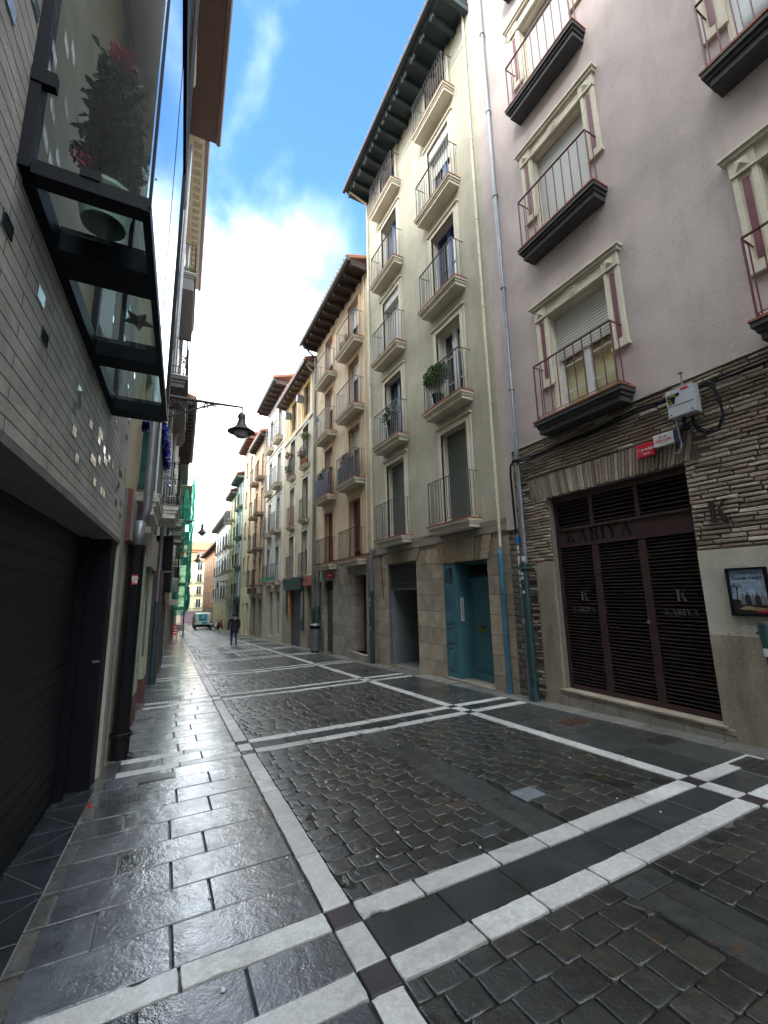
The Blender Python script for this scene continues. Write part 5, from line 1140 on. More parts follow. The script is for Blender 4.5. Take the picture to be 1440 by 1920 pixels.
# ---- house 2 on the left
B = Bld('left_cream_house', 'cream left house with a pale green shop front and dark brown eaves', -1, 5.75, 12.4)
B.wall('upper_wall', 5.75, 12.4, 2.9, 15.8, [(a, b, z, z + 2.0, .2) for a, b in ((7.0, 8.0), (10.3, 11.3)) for z in (3.3, 6.4, 9.5, 12.6)], BUFF)
B.wall('shop_wall', 5.75, 12.4, -.6, 2.9, [(6.8, 7.8, -.25, 2.25, .2), (8.7, 9.8, -.32, 2.25, .2), (10.9, 11.9, -.4, 2.25, .2)], PALER, top=False)
m = MB().use(plain('pale_green_paint', (.33, .38, .27), .55)); 
for Y in (8.0, 8.35, 10.0, 10.5): B.box(m, Y, Y + .22, 0, .09, .45 - .04 * Y, 2.3)
build_each(m, 'pilaster', B.root)
m = MB().use(plain('ox_red_paint', (.10, .035, .035), .6))
for Y in (8.0, 8.35, 10.0, 10.5): B.box(m, Y - .01, Y + .23, 0, .10, -.7, .45 - .04 * Y)
B.box(m, 6.55, 6.66, 0, .12, -.5, 2.9); build_each(m, 'plinth_block', B.root)
m = MB().use(plain('green_grey_render', (.20, .205, .18), .8)); B.box(m, 5.76, 5.95, 0, .02, -.5, 2.9); m.build('stone_quoin', B.root)
m = MB().use(plain('faded_grey_board', (.24, .225, .21), .6)); B.box(m, 6.05, 7.95, .0, .07, 2.32, 2.86); B.box(m, 8.6, 10.4, .0, .16, 2.15, 2.75); m.use(plain('brick_red_edge', (.20, .06, .05), .6)); B.box(m, 6.0, 6.048, 0, .06, 2.3, 2.95); B.box(m, 10.402, 10.45, 0, .17, 2.1, 2.8); build_each(m, 'fascia_board', B.root)
m = MB().use(PIPEK); B.box(m, 6.8, 7.8, -.15, -.1, -.25, 2.25); B.box(m, 8.7, 9.8, -.15, -.1, -.32, 2.25); B.box(m, 10.9, 11.9, -.15, -.1, -.4, 2.25); build_each(m, 'shop_door', B.root)
for z, ir in ((3.10, plain('green_grey_iron', (.06, .09, .08), .5)), (6.3, BLKM), (9.4, BLKM), (12.5, BLKM)): B.balcony(6.9, 8.3, z, .30, WHITEP, WHITEP, ir, 1.05, .3, .11)
B.balcony(10.7, 12.3, 3.68, .50, WHITEP, STONE2, BLKM, 1.0, .3, .12); B.balcony(10.7, 12.3, 6.9, .50, plain('dark_taupe', (.12, .11, .11), .7), WHITEP, BLKM, 1.0, .3, .12)
m = MB().use(plain('green_cloth', (.01, .095, .075), .6, var=.4, ns=12, bs=.8)); pts = []; 
for i in range(30): Y = 6.93 + 1.34 * i / 29; n_ = .235 + .012 * math.sin(i * 1.9); pts += [P for P in (B.P(Y, n_, 3.15), B.P(Y, n_ + .01 * math.sin(i), 4.08))]
m.faces(pts, [(2 * i, 2 * i + 2, 2 * i + 3, 2 * i + 1) for i in range(29)]); m.face([B.P(6.95, .02, 3.15), B.P(6.95, .25, 3.15), B.P(6.95, .25, 4.05), B.P(6.95, .02, 4.05)]); tag(m.build('balcony_cloth', origin=B.P(7.6, .24, 3.12)), 'green fabric tied behind the railing of the low left balcony', 'cloth')
def garland(name, label, mat, pts, n, size, seed):
    rg2 = random.Random(seed); m = MB().use(mat); P0 = pts[0]
    for i in range(n):
        t = rg2.random() * (len(pts) - 1); k = int(t); a = Vector(pts[k]).lerp(Vector(pts[min(k + 1, len(pts) - 1)]), t - k); d = Vector((rg2.uniform(-1, 1), rg2.uniform(-1, 1), rg2.uniform(-1, 1))).normalized(); e = d.orthogonal().normalized()
        m.face([a, a + d * size * .6 + e * size * .14, a + d * size, a + d * size * .6 - e * size * .14])
    tag(m.build(name, origin=P0), label, 'garland')
garland('tinsel_garland', 'shiny blue tinsel garland wound along the rail over the green cloth', plain('blue_foil', (.008, .015, .22), .2, .7, ns=30), [B.P(6.92, .0, 4.1), B.P(6.92, .27, 4.16), B.P(7.6, .30, 4.05), B.P(8.3, .30, 3.9)], 900, .10, 5)
garland('tinsel_garland', 'silver tinsel end hanging below the blue garland', plain('silver_foil', (.6, .62, .66), .2, .8, ns=30), [B.P(8.3, .3, 3.95), B.P(8.35, .34, 3.6)], 160, .07, 6)
m = MB().use(EAVEB); eb = B.eave(5.7, 12.4, 15.9, .86, plain('brown_soffit', (.055, .032, .03), .7), plain('brown_gutter', (.07, .045, .045), .5), .0, .7, (.1, .1), .3, beams=False)
p = MB().use(GALV); p.tube([B.P(6.35, .13, 2.55), B.P(6.35, .20, 2.75), B.P(6.35, .22, 15.8)], .055, 12); p.tube([B.P(6.35, .13, 2.2), B.P(6.35, .13, 2.6)], .07, 12)
B.box(p, 6.3, 6.4, 0, .18, 5.0, 5.03); p.build('drainpipe', B.root, smooth=True)
p = MB().use(PIPEK); p.tube([B.P(6.35, .12, -.34), B.P(6.35, .13, 2.28)], .085, 14); p.tube([B.P(6.35, .12, -.30), B.P(6.35, .12, -.02)], .10, 14); p.lathe(B.P(6.35, .12, -.02), [(.105, 0), (.12, .015), (.12, .05), (.105, .06)], 14); p.tube([B.P(6.35, .13, 2.18), B.P(6.35, .13, 2.28)], .092, 14); p.tube([B.P(6.35, .14, -.20), B.P(6.33, .24, -.26)], .05, 10)
p.build('drainpipe_foot', B.root)
p = MB().use(RED); P = B.P; p.faces([P(6.262, .10, 1.78), P(6.262, .165, 1.78), P(6.262, .165, 1.90), P(6.262, .10, 1.90)], [(0, 1, 2, 3)]); p.use(WHT); add_text(p, 'FO', .05, lambda x, y: P(6.2605, .105 + x, 1.845 + y), .004); add_text(p, 'TE', .05, lambda x, y: P(6.2605, .105 + x, 1.80 + y), .004); p.build('sticker', B.root)
p = MB().use(GALV); p.tube([P(8.9, .12, .6), P(8.9, .12, 2.9), P(8.9, .05, 3.1)], .02, 6); p.use(WHT); p.tube([P(6.7, .26, 3.0), P(6.7, .26, 9)], .014, 6); p.build('conduit', B.root)

def left_house(name, label, Y0, Y1, zt, wallm, gm, fl, cols_, out, em, gut, bal, top=None, zg=2.6, beams=True, iron=BLKM, slab=WHITEP):
    global B
    B = Bld(name, label, -1, Y0, Y1)
    B.wall('upper_wall', Y0, Y1, zg, zt, [(a, b, z, z + 2.0, .2) for a, b in cols_ for z in fl], wallm)
    B.wall('ground_wall', Y0, Y1, -SL * Y1 - .5, zg, [(a - .1, b + .1, -SL * b, 1.9 - SL * Y0 * .8, .25) for a, b in cols_], gm, top=False)
    for a, b in cols_:
        m = MB().use(plain('dark_green_shop', (.015, .04, .04), .4)); B.box(m, a - .1, b + .1, -.18, -.12, -SL * b, 1.9 - SL * Y0 * .8); m.build('street_door', B.root)
        for z in fl:
            B.surround(a, b, z, z + 2.0, WHITEP, .12, .05, .04); B.french(a, b, z, z + 2.0, .2, WHT, .3, SHUT, GLASS, 2, 1, .06)
    for (a, b, z, d) in bal: B.balcony(a, b, z, d, slab, WHITEP, iron, 1.05, .3, .12)
    B.eave(Y0 + .02, Y1 - .02, zt, out, em, gut, .0, .55, (.12, .16), .3, beams=beams)
left_house('tall_cream_house', 'tall cream left hand house with a dentil panelled eave and stacked end balconies', 12.4, 19.9, 15.9, WHITEP, STONE2, (3.9, 7.9, 11.6), ((13.9, 14.9), (17.3, 18.3)), .55, plain('cream_soffit', (.42, .37, .27), .7), plain('grey_purple_gutter', (.13, .115, .13), .4), [(13.4, 16.6, 11.8, .5), (13.6, 17.0, 8.2, .48), (13.6, 17.0, 4.5, .45), (17.4, 19.4, 8.2, .4)], beams=False, slab=plain('taupe_slab', (.17, .16, .165), .7))
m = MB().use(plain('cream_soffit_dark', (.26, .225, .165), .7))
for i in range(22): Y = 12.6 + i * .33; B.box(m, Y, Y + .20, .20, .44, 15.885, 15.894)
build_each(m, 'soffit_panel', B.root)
m = MB().use(plain('taupe_slab', (.17, .16, .165), .7)); B.box(m, 13.45, 16.55, .0, .46, 11.2, 11.52); B.box(m, 13.65, 16.95, .0, .44, 7.6, 7.92); build_each(m, 'balcony_underside', B.root)
m = MB().use(BLKM); B.box(m, 12.6, 13.2, 0, .40, 2.3, 3.2); B.box(m, 14.6, 16.6, .0, .35, 1.75, 2.35); m.build('shop_awning', B.root)
m = MB().use(plain('shop_wine', (.05, .03, .035), .5)); B.box(m, 12.5, 13.0, 0, .22, -.8, 2.3); B.box(m, 15.6, 16.0, 0, .18, -.9, 1.75); build_each(m, 'shop_front', B.root)
for Y in (12.55, 16.8): 
    p = MB().use(PIPED); p.tube([B.P(Y, .12, -SL * Y - .1), B.P(Y, .12, 1.5)], .08, 10); p.use(GALV); p.tube([B.P(Y, .12, 1.5), B.P(Y, .12, 15.6)], .055, 10); p.build('drainpipe', B.root)
potted('balcony_plant', 'spiky pale green plant behind the highest left balcony railing', B.P(14.0, .25, 11.8), (.22, .35, .25), 260, LEAFY, TERRA, .12, .15, seed=60, mats=[LEAFY], group=None)
potted('balcony_plant', 'dark ivy hanging at the end of the middle left balcony', B.P(16.6, .3, 8.2), (.18, .35, .6), 500, LEAFD, TERRA, .12, .2, seed=61, mats=[LEAFD], up=.2)
potted('balcony_plant', 'orange leaved plant on the middle left balcony corner', B.P(13.9, .33, 8.2), (.1, .15, .15), 120, LEAFR, TERRA, .1, .2, seed=62, mats=[LEAFR, plain('leaf_orange', (.4, .12, .02), .5)], up=.5)
left_house('low_tiled_house', 'lower left house with dark rafters under a red tiled edge', 19.9, 30, 10.3, GREYW, STONE2, (2.2, 5.0, 7.7), ((21.2, 22.2), (24.4, 25.4), (27.6, 28.6)), .72, EAVEB, GUTG, [(20.8, 22.6, 5.0, .55), (24, 25.8, 5.0, .55), (27.2, 29, 5.0, .55), (20.8, 22.6, 2.4, .5), (24, 25.8, 2.4, .5), (27.2, 29.0, 2.2, .5)], zg=1.9, slab=plain('greenish_slab2', (.25, .30, .27), .7))
left_house('plain_left_house', 'plain left house partly hidden by green scaffold netting', 30, 50, 11.0, PALEY, STONE2, (1.4, 4.2, 7.0), tuple((31 + 3 * k, 32 + 3 * k) for k in range(6)), .5, EAVEL, GUTG, [(30.8, 32.2, 4.0, .5), (33.8, 35.2, 4.0, .5), (33.8, 35.2, 1.4, .5), (30.8, 32.2, 1.4, .5)], zg=1.1)
left_house('far_left_house', 'last pale house on the left side of the street', 50, 106, 9.5, PALER, STONE2, (.6, 3.4, 6.2), tuple((52 + 4 * k, 53 + 4 * k) for k in range(12)), .5, EAVEL, GUTG, [], zg=.3)
B.side = -1
for k, (Y, n_, z, r_, lab) in enumerate(((27.9, .42, 3.9, (.22, .6, .9), 'thick green creeper hanging from the far left balcony beside the netting'), (31.5, .35, 2.0, (.25, .7, .8), 'dark shrub growing on the low balcony left of the netting'))):
    potted('hanging_creeper', lab, (XL(Y) + n_, Y, z), r_, 700, LEAFD, TERRA, .15, .25, seed=70 + k, mats=[LEAFD, LEAF], droop=.5)

# ---- scaffolding and its net
r = thing('scaffolding', 'steel scaffold standing on the left pavement in front of a house', 'scaffold', (XL(41), 41, gz(1.2, 41)))
def sp(Y, n_, z): return (XL(Y) + n_, Y, z)
for i in range(5):
    Y = 37 + 2.3 * i
    for n_ in (.12, .95):
        m = MB().use(GALV); m.tube([sp(Y, n_, gz(1, Y)), sp(Y, n_, 11.3)], .03, 6); m.build('pole', r)
for z in (.6, 2.6, 4.6, 6.6, 8.6, 10.4):
    m = MB().use(plain('deck_board', (.28, .26, .22), .7)); m.hexa([sp(37, .12, z), sp(46.2, .12, z), sp(46.2, .95, z), sp(37, .95, z), sp(37, .12, z + .06), sp(46.2, .12, z + .06), sp(46.2, .95, z + .06), sp(37, .95, z + .06)]); m.build('deck', r)
    m = MB().use(GALV); m.tube([sp(37, .95, z + 1), sp(46.2, .95, z + 1)], .02, 6); m.tube([sp(37, .12, z + .5), sp(37, .95, z + .5)], .02, 6); m.tube([sp(37, .12, z + 1), sp(37, .95, z + 1)], .02, 6); m.build('guard_rail', r)
NET = bpy.data.materials.new('green_net'); NET.use_nodes = True; t = NET.node_tree; t.nodes.clear(); o_ = t.nodes.new('ShaderNodeOutputMaterial'); tr = t.nodes.new('ShaderNodeBsdfTransparent'); tr.inputs[0].default_value = (.55, .9, .8, 1); df = t.nodes.new('ShaderNodeBsdfDiffuse'); df.inputs[0].default_value = (.06, .42, .32, 1); tl = t.nodes.new('ShaderNodeBsdfTranslucent'); tl.inputs[0].default_value = (.10, .55, .42, 1); ad = t.nodes.new('ShaderNodeMixShader'); ad.inputs[0].default_value = .5; t.links.new(df.outputs[0], ad.inputs[1]); t.links.new(tl.outputs[0], ad.inputs[2])
x_ = t.nodes.new('ShaderNodeMixShader'); cc_ = t.nodes.new('ShaderNodeTexCoord'); nn_ = t.nodes.new('ShaderNodeTexNoise'); nn_.inputs['Scale'].default_value = 1.6; t.links.new(cc_.outputs['Object'], nn_.inputs['Vector']); mr = t.nodes.new('ShaderNodeMapRange'); mr.inputs['From Min'].default_value = .35; mr.inputs['From Max'].default_value = .65; mr.inputs['To Min'].default_value = .30; mr.inputs['To Max'].default_value = .80; t.links.new(nn_.outputs['Fac'], mr.inputs['Value']); t.links.new(mr.outputs[0], x_.inputs[0]); t.links.new(tr.outputs[0], x_.inputs[1]); t.links.new(ad.outputs[0], x_.inputs[2]); t.links.new(x_.outputs[0], o_.inputs[0])
def net(name, label, Y0, Y1, z0, z1, n_, seed, endface):
    rn = random.Random(seed); m = MB().use(NET); NU, NV = 26, 30; vs = []
    for j in range(NV + 1):
        for i in range(NU + 1):
            Y = Y0 + (Y1 - Y0) * i / NU; top_ = z1 + .7 * math.sin(i * .35 + seed); z = z0 + (top_ - z0) * j / NV; bul = .10 * math.sin(j * .4 + seed) * math.sin(i * .5) + .035 * math.sin(i * 1.7 + j * .6) + .14 * abs(math.sin(j * PI / 5))
            vs.append(sp(Y, n_ + .12 + bul, z) if not endface else (XL(37) + .1 + (n_ + .1) * i / NU, 36.9 - abs(bul) * .6, z))
    m.faces(vs, [(j * (NU + 1) + i, j * (NU + 1) + i + 1, (j + 1) * (NU + 1) + i + 1, (j + 1) * (NU + 1) + i) for j in range(NV) for i in range(NU)])
    o = m.build(name, smooth=True, origin=sp((Y0 + Y1) / 2, n_, z0)); tag(o, label, 'netting')
net('scaffold_net', 'torn green debris net billowing along the street side of the scaffold', 37, 46.2, .4, 12.0, .95, 1, False)
net('scaffold_net', 'narrow green debris net across the near end of the scaffold', 37, 37, .2, 9.4, .85, 3, True)
# barriers
def barrier(x, Y, w, h, mats, label, seed):
    r = thing('works_barrier', label, 'barrier', (x, Y, gz(x, Y))); z = gz(x, Y); m = MB().use(mats[0])
    m.tube([(x - w / 2, Y, z), (x - w / 2, Y, z + h), (x + w / 2, Y, z + h), (x + w / 2, Y, z)], .022, 6)
    for s_ in (-1, 1): m.box(x + s_ * w * .4 - .02, x + s_ * w * .4 + .02, Y - .22, Y + .22, z, z + .03)
    m.build('frame', r); m = MB().use(mats[1]); k = 7
    if mats[1] is mats[0]:
        for i in range(4): m.box(x - w / 2 + .02, x + w / 2 - .02, Y - .012, Y + .012, z + .25 + i * .2, z + .37 + i * .2)
    else: m.box(x - w / 2 + .02, x + w / 2 - .02, Y - .01, Y + .01, z + h * .45, z + h - .03)
    m.build('panel', r)
barrier(1.42, 38.5, .55, .95, (WHT, plain('white_board', (.55, .5, .5), .6, var=.4, ns=9)), 'white painted works barrier panel at the foot of the green net', 1)
barrier(.98, 36.6, .35, .9, (RED, RED), 'red plastic works barrier tucked left of the white panel', 2)
m = MB().use(GALV); m.tube([(.62, 35.8, gz(.6, 35.8)), (.62, 35.8, 3.0)], .03, 8); tag(m.build('sign_pole', origin=(.62, 35.8, gz(.6, 35.8))), 'thin galvanised pole beside the red barrier', 'pole')

# ---- wall lamps
def make_lamp():
    LM = plain('lamp_iron', (.045, .043, .04), .5); r = thing('wall_lamp', '', 'street lamp', (0, 0, 0)); m = MB().use(LM)
    L = 1.68
    m.tube([(0, 0, 0), (L * .6, 0, .0), (L, 0, .02), (L + .04, 0, .0)], [.042, .036, .026, .028], 8)
    m.box(-.03, .015, -.05, .05, -.62, .12)
    arc = [(0.02, 0, -.56)] + [(.10 + .95 * t_, 0, -.50 + .46 * math.sin(t_ * PI / 2) + .0 * t_ - .10 * math.sin(t_ * PI)) for t_ in [i / 12 for i in range(13)]]
    m.tube(arc, .022, 6)
    def scroll(cx, cz, R, turns, s0, sgn):
        m.tube([(cx + R * (1 - i / 26) * math.cos(s0 + sgn * i / 24 * turns * 2 * PI), 0, cz + R * (1 - i / 26) * math.sin(s0 + sgn * i / 24 * turns * 2 * PI)) for i in range(25)], .016, 5)
    scroll(.16, -.16, .12, 1.6, 0, 1); scroll(.40, -.14, .10, 1.5, PI, -1); scroll(.60, -.10, .07, 1.4, 0, 1); scroll(.90, -.085, .075, 1.5, PI, 1); scroll(1.08, -.06, .05, 1.3, PI / 2, -1); scroll(.22, -.36, .10, 1.4, PI, 1)
    br = m.build('bracket', r)
    m = MB().use(LM); m.tube([(L + .02, 0, .02), (L + .02, 0, -.13)], .022, 8)
    c = (L + .02, 0, -.62)
    m.lathe(c, [(.02, .50), (.05, .49), (.085, .45), (.095, .39), (.08, .34), (.088, .27), (.115, .20), (.155, .14), (.24, .07), (.305, .035), (.315, .02), (.30, .012), (.20, .03), (.14, .05)], 24); m.build('shade', r, smooth=True)
    m = MB().use(plain('milk_globe', (.30, .31, .31), .12, bs=0)); m.lathe(c, [(.165, .03), (.165, -.03), (.145, -.08), (.10, -.12), (.05, -.135), (0, -.14)], 20); m.build('globe', r, smooth=True)
    return r
lamp = make_lamp(); L0 = [(10.0, 6.0, 1.0, 0, 'nearest wall lamp with curled iron bracket and bell shaped shade against white sky', None), (23.5, 5.38, .83, 0, 'second bell shaped wall lamp hanging before the top of the green net', None), (36.0, 4.9, .95, 0, 'small third wall lamp on the left in front of the cream end block', None)]
for i, (Y, z, s_, rz, lab, _) in enumerate(L0):
    o = lamp if i == 0 else copy_tree(lamp)
    o.location = (XL(Y) + .03, Y, z); o.scale = (s_, 1, 1); o['label'] = lab; o['group'] = 'bell shaped lamps on wall brackets'
o = copy_tree(lamp); o.location = (6.08, 46.9, 3.05); o.scale = (.7, 1, 1); o.rotation_euler = (0, 0, PI); o['label'] = 'bell shaped wall lamp on the right hand side by the pale yellow house'; o['group'] = 'bell shaped lamps on wall brackets'

# ---- manhole covers, grates
def cover(name, label, x, Y, w, l, mat, bars=0, cat='cover'):
    r = thing(name, label, cat, (x, Y, gz(x, Y))); z = lambda a, b: gz(a, b) + .006; m = MB().use(mat)
    def slab(x0, x1, y0, y1, dz): m.hexa([(x0, y0, z(x0, y0) - .03), (x1, y0, z(x1, y0) - .03), (x1, y1, z(x1, y1) - .03), (x0, y1, z(x0, y1) - .03), (x0, y0, z(x0, y0) + dz), (x1, y0, z(x1, y0) + dz), (x1, y1, z(x1, y1) + dz), (x0, y1, z(x0, y1) + dz)])
    a, b = x - w / 2, Y - l / 2
    slab(a, a + w, b, b + l, -.003)
    if bars:
        for i in range(bars): q = a + .02 + (w - .04) * i / bars; slab(q, q + (w - .04) / bars * .55, b + .02, b + l - .02, .003)
    else:
        for i in range(8):
            for j in range(4): q = a + .03 + i * (w - .06) / 8; s_ = b + .03 + j * (l - .06) / 4; slab(q, q + .6 * (w - .06) / 8, s_, s_ + .6 * (l - .06) / 4, .002)
    m.build('plate', r)
RUST = plain('rusty_plate', (.075, .038, .028), .45, var=.4, ns=16); CI = plain('wet_cast_iron', (.04, .038, .036), .3, var=.4, ns=16)
cover('manhole_cover', 'rusty brown cover in the right pavement before the slatted door', 5.12, 4.42, .42, .30, RUST)
cover('manhole_cover', 'dark cover in the right pavement below the right leaf of the slatted door', 5.28, 3.32, .46, .26, CI)
cover('manhole_cover', 'dark cover at the right picture edge beside the white bands', 5.2, 2.36, .40, .36, CI)
cover('manhole_cover', 'small cover with two finger holes on the near left pavement', -.20, 4.93, .36, .22, CI)
cover('drain_grate', 'striped grate on the left pavement next to the cross band', .07, 5.38, .34, .20, CI, 12, 'grate')
cover('drain_grate', 'dark square drain grate between the white bands in mid street', 2.85, 5.84, .48, .24, CI, 9, 'grate')
cover('manhole_cover', 'wide cover on the left pavement near the second pipe', .22, 10.1, .6, .5, CI)
m = MB(); m.use(attr_stone('patch_slab', .3, .3, 9, .3)); flat_slab(m, [(2.82, 3.0), (3.06, 3.0), (3.06, 3.2), (2.82, 3.2)], .006, (.17, .19, .20)); tag(m.build('repair_slab', origin=(2.94, 3.1, gz(2.94, 3.1))), 'pale bluish repair slab set among the dark cobbles', 'slab')
m = MB().use(WHT); rl = random.Random(31)
for i in range(46):
    x, y = rl.uniform(-.3, 5.2), rl.uniform(1.6, 9); s_ = rl.uniform(.006, .013); z = gz(x, y) + .009; m.lathe((x, y, z - .006), [(s_, 0), (s_ * .8, .005), (0, .007)], 7)
tag(m.build('gum_and_petals'), kind='stuff', label='scattered white specks of gum and litter on the wet paving', cat='litter')
m = MB().use(RED); m.lathe(B.P(0, 0, 0) if False else (XL(4.9) + .05, 4.95, gz(-.5, 4.95) + .0), [(.02, 0), (.018, .012), (0, .014)], 8); tag(m.build('red_wrapper', origin=(XL(4.9) + .05, 4.95, gz(-.5, 4.95))), 'tiny red wrapper lying at the edge of the dark threshold', 'litter')

# ---- person
def person():
    x0, y0 = 3.40, 23.9; z0 = gz(x0, y0); r = thing('person', 'person in a black jacket with grey hood and blue jeans walking away up the street', 'person', (x0, y0, z0))
    JK = plain('black_jacket', (.014, .014, .018), .7); JN = plain('blue_jeans', (.02, .05, .15), .8); SH = plain('dark_shoe', (.02, .018, .016), .6); SKN = plain('skin', (.42, .24, .17), .5); HR = plain('dark_hair', (.015, .012, .01), .6)
    s = 1.64 / 1.72
    pts = [(0, 0, .92, .155), (0, .01, 1.10, .16), (0, .01, 1.30, .175), (0, .005, 1.44, .12), (0, .01, 1.51, .055), (0, .02, 1.58, .085), (0, .02, 1.67, .09),
           (-.09, .0, .86, .105), (-.10, .07, .47, .068), (-.10, .02, .10, .050), (-.10, .16, .045, .042),
           (.09, .0, .86, .105), (.10, -.02, .47, .068), (.11, -.16, .12, .050), (.11, -.05, .05, .042),
           (-.21, .0, 1.40, .075), (-.29, -.02, 1.13, .062), (-.27, .10, .92, .05), (-.26, .15, .84, .036),
           (.21, .0, 1.40, .075), (.29, -.01, 1.13, .062), (.27, .10, .92, .05), (.26, .15, .84, .036)]
    ed = [(0, 1), (1, 2), (2, 3), (3, 4), (4, 5), (5, 6), (0, 7), (7, 8), (8, 9), (9, 10), (0, 11), (11, 12), (12, 13), (13, 14), (3, 15), (15, 16), (16, 17), (17, 18), (3, 19), (19, 20), (20, 21), (21, 22)]
    me = bpy.data.meshes.new('body'); me.from_pydata([(p[0] * s, p[1] * s, p[2] * s) for p in pts], ed, []); o = bpy.data.objects.new('body', me); COL.objects.link(o)
    sk = o.modifiers.new('skin', 'SKIN')
    for i, v in enumerate(me.skin_vertices[0].data): q = pts[i][3] * s; v.radius = (q, q * (.72 if i in (0, 1, 2, 3) else 1)); v.use_root = (i == 0)
    sb = o.modifiers.new('sub', 'SUBSURF'); sb.levels = 2; sb.render_levels = 2
    dg = bpy.context.evaluated_depsgraph_get(); nm = bpy.data.meshes.new_from_object(o.evaluated_get(dg)); bpy.data.objects.remove(o); nm.name = 'body'
    for mt in (JK, JN, SH, SKN): nm.materials.append(mt)
    for p in nm.polygons:
        z = p.center.z / s; ax = abs(p.center.x)
        p.material_index = 2 if z < .09 else (1 if z < .80 and ax < .2 else (3 if (z > 1.53 or (z < .885 and ax >= .2 * s)) else 0)); p.use_smooth = True
    b = bpy.data.objects.new('body', nm); COL.objects.link(b); b.parent = r
    m = MB().use(HR); m.lathe((x0, y0 + .01, z0 + 1.60 * s), [(.075, -.03), (.098, .02), (.100, .07), (.08, .12), (.04, .145), (0, .15)], 14); m.build('hair', r, smooth=True)
    m = MB().use(plain('grey_hood', (.16, .14, .14), .8)); m.tube([(x0 + .13 * math.cos(a), y0 - .03 + .09 * math.sin(a), z0 + 1.455 * s + .015 * math.sin(a * 2)) for a in [k * PI / 7 for k in range(15)]], .042, 8); m.tube([(x0 - .06, y0 - .10, z0 + 1.45 * s), (x0, y0 - .14, z0 + 1.38 * s), (x0 + .06, y0 - .10, z0 + 1.45 * s)], [.05, .07, .05], 8); m.build('hood', r, smooth=True)
    m = MB().use(JK); m.lathe((x0, y0, z0 + .72 * s), [(.175, 0), (.185, .02), (.18, .20), (.17, .40)], 16); m.build('jacket_skirt', r, smooth=True)
person()

# ---- van, scooters
def van():
    x0, Y = 4.30, 54.5; g = gz(4.5, Y); r = thing('delivery_van', 'small white delivery van with teal graphics on its back doors', 'van', (x0, Y, g))
    W2, Hh, L = .88, 1.80, 4.2; VB = plain('van_white', (.42, .54, .44), .35, var=.05, bs=0); X0, X1 = x0 - W2, x0 + W2; Y0_ = Y - .1
    m = MB().use(VB); prof = [(Y0_, .42), (Y0_ - .04, .62), (Y0_ + .10, 1.74), (Y0_ + .35, Hh), (Y0_ + 2.6, Hh), (Y0_ + 3.2, 1.2), (Y0_ + L, .95), (Y0_ + L + .05, .40)]
    vs = [(X0 + (.06 if z > 1.1 else 0), y_, g + z) for y_, z in prof] + [(X1 - (.06 if z > 1.1 else 0), y_, g + z) for y_, z in prof]; n = len(prof)
    m.faces(vs, [tuple(range(n)), tuple(range(2 * n - 1, n - 1, -1))] + [(i, (i + 1) % n, n + (i + 1) % n, n + i) for i in range(n)]); m.build('body', r, bevel=.04)
    m = MB().use(BLKM); m.box(X0 + .02, X1 - .02, Y0_ - .12, Y0_ + .1, g + .30, g + .52); m.build('bumper', r)
    yb = lambda z: Y0_ - .04 + .14 * (z - .62) / 1.12 - .012
    def patch(mt, x0_, x1_, z0, z1, d, nm): 
        m = MB().use(mt); m.faces([(x0_, yb(z0) - d, g + z0), (x1_, yb(z0) - d, g + z0), (x1_, yb(z1) - d, g + z1), (x0_, yb(z1) - d, g + z1), (x0_, yb(z0) + .02, g + z0), (x1_, yb(z0) + .02, g + z0), (x1_, yb(z1) + .02, g + z1), (x0_, yb(z1) + .02, g + z1)], [(0, 1, 2, 3), (4, 5, 6, 7), (0, 1, 5, 4), (1, 2, 6, 5), (2, 3, 7, 6), (3, 0, 4, 7)]); m.build(nm, r)
    TL = plain('teal_decal', (.01, .20, .30), .3, bs=0); patch(TL, x0 - .46, x0 + .46, .95, 1.70, .004, 'decal'); patch(plain('blue_decal', (.01, .06, .30), .3, bs=0), x0 - .30, x0 + .30, .98, 1.16, .007, 'decal'); patch(plain('aqua_decal', (.2, .55, .62), .3, bs=0), x0 - .10, x0 + .10, 1.22, 1.6, .008, 'decal'); patch(TL, x0 - .1, x0 + .45, .58, .86, .004, 'decal'); patch(BLKM, x0 - .006, x0 + .006, .56, 1.7, .010, 'door_gap')
    for s_ in (-1, 1): patch(RED, x0 + s_ * (W2 - .10) - .05, x0 + s_ * (W2 - .10) + .05, .78, 1.1, .006, 'tail_light')
    for s_ in (-1, 1):
        for yy in (Y0_ + .7, Y0_ + 3.3):
            m = MB().use(BLKM); m.lathe((x0 + s_ * (W2 - .12), yy, g + .32), [(0, -.10), (.28, -.10), (.32, -.06), (.32, .06), (.28, .10), (0, .10)], 18, ax=(1, 0, 0)); w = m.build('wheel', r); m = MB().use(GALV); m.lathe((x0 + s_ * (W2 - .12), yy, g + .32), [(0, s_ * .105), (.17, s_ * .105)], 14, ax=(1, 0, 0)); m.build('rim', w)
        m = MB().use(BLKM); m.box(x0 + s_ * (W2 + .04) - .08, x0 + s_ * (W2 + .04) + .08, Y0_ + 3.0, Y0_ + 3.1, g + 1.1, g + 1.3); m.build('mirror', r)
van()
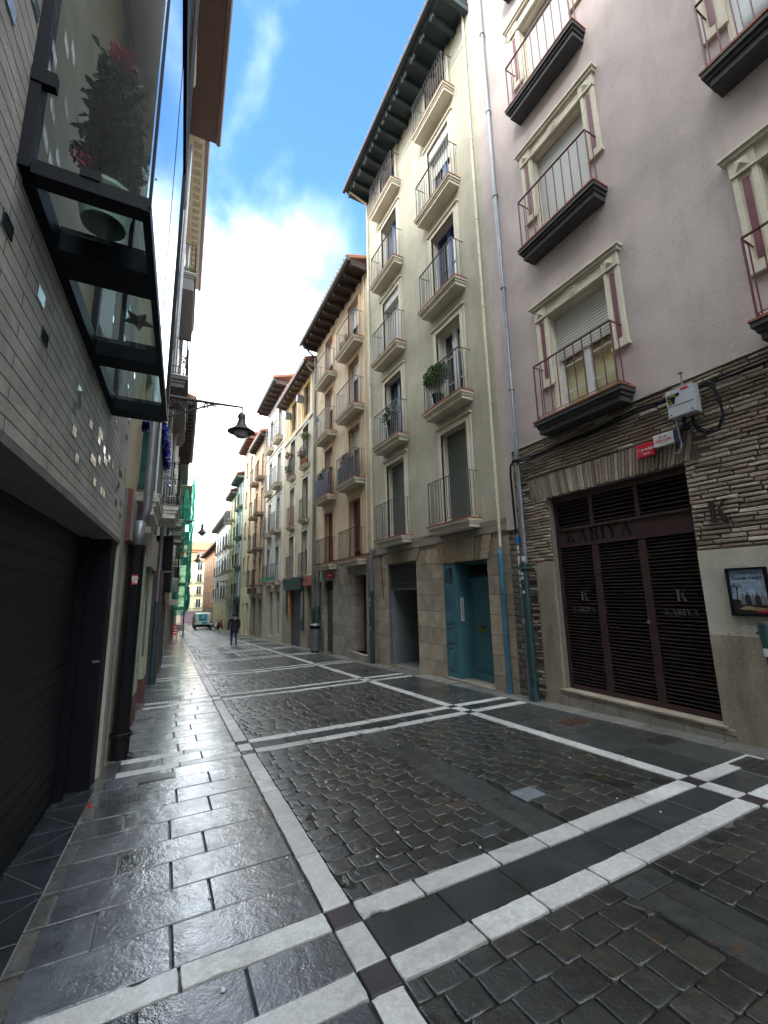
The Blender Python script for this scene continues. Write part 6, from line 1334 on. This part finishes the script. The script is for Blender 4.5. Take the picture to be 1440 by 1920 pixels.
def scooter(x, Y, rz, bodym, label):
    g = gz(x, Y); r = thing('scooter', label, 'scooter', (x, Y, g), 'scooters parked at the far right wall'); c, s_ = math.cos(rz), math.sin(rz)
    T = lambda u, v, z: (x + u * c - v * s_, Y + u * s_ + v * c, g + z); m = MB().use(bodym)
    m.tube([T(-.75, 0, .62), T(-.45, 0, .66), T(-.15, 0, .50), T(.05, 0, .30), T(.35, 0, .30), T(.48, 0, .55), T(.42, 0, .95)], [.09, .16, .13, .09, .10, .12, .06], 10); m.build('body', r, smooth=True)
    m = MB().use(BLKM); m.tube([T(-.65, 0, .78), T(-.2, 0, .76)], [.09, .08], 8); m.tube([T(.40, -.32, 1.02), T(.42, 0, .96), T(.40, .32, 1.02)], .022, 6); m.build('seat', r)
    for u in (-.60, .62):
        m = MB().use(BLKM); m.lathe(T(u, 0, .25), [(.17, -.05), (.24, -.04), (.25, 0), (.24, .04), (.17, .05)], 16, ax=(-s_, c, 0)); w = m.build('wheel', r)
scooter(5.75, 50.5, 1.2, plain('scooter_red', (.25, .06, .05), .35), 'reddish scooter parked right of the van at the wall'); scooter(5.2, 51.5, 1.0, plain('scooter_white', (.5, .5, .48), .35), 'white scooter standing between the van and the reddish one')

# ---- the street goes on behind the viewer: unseen blocks added to shade the ground
B = Bld('rear_right_shade_house', 'unseen plain house added behind the viewpoint on the right to shade the near ground', 1, -32, -4.55)
B.wall('facade', -32, -4.55, .2, 16.5, [(-30 + 3.2 * k, -28.9 + 3.2 * k, z, z + 2, .25) for k in range(8) for z in (4.2, 7.4, 10.6, 13.2)], GREYW)
B = Bld('rear_left_shade_house', 'unseen plain grey house added behind the viewpoint on the left to shade the near ground', -1, -32, -4.05)
B.wall('facade', -32, -4.05, -.2, 16.5, [(-30 + 3.2 * k, -28.9 + 3.2 * k, z, z + 2, .25) for k in range(8) for z in (4.2, 7.4, 10.6, 13.2)], GREYW)
r = thing('rear_end_shade_block', 'unseen stone coloured block added across the street behind the viewpoint to shade the near ground', 'building', (2, -48, 1.9))
m = MB().use(GREYW); m.box(-14, 18, -54, -48, 0, 15); m.build('facade', r)
for k in range(7):
    for z in (4.5, 7.7, 10.9): m = MB().use(GLASS); m.box(-8 + 3 * k, -6.9 + 3 * k, -47.995, -47.9, z, z + 1.9); m.build('window', r)
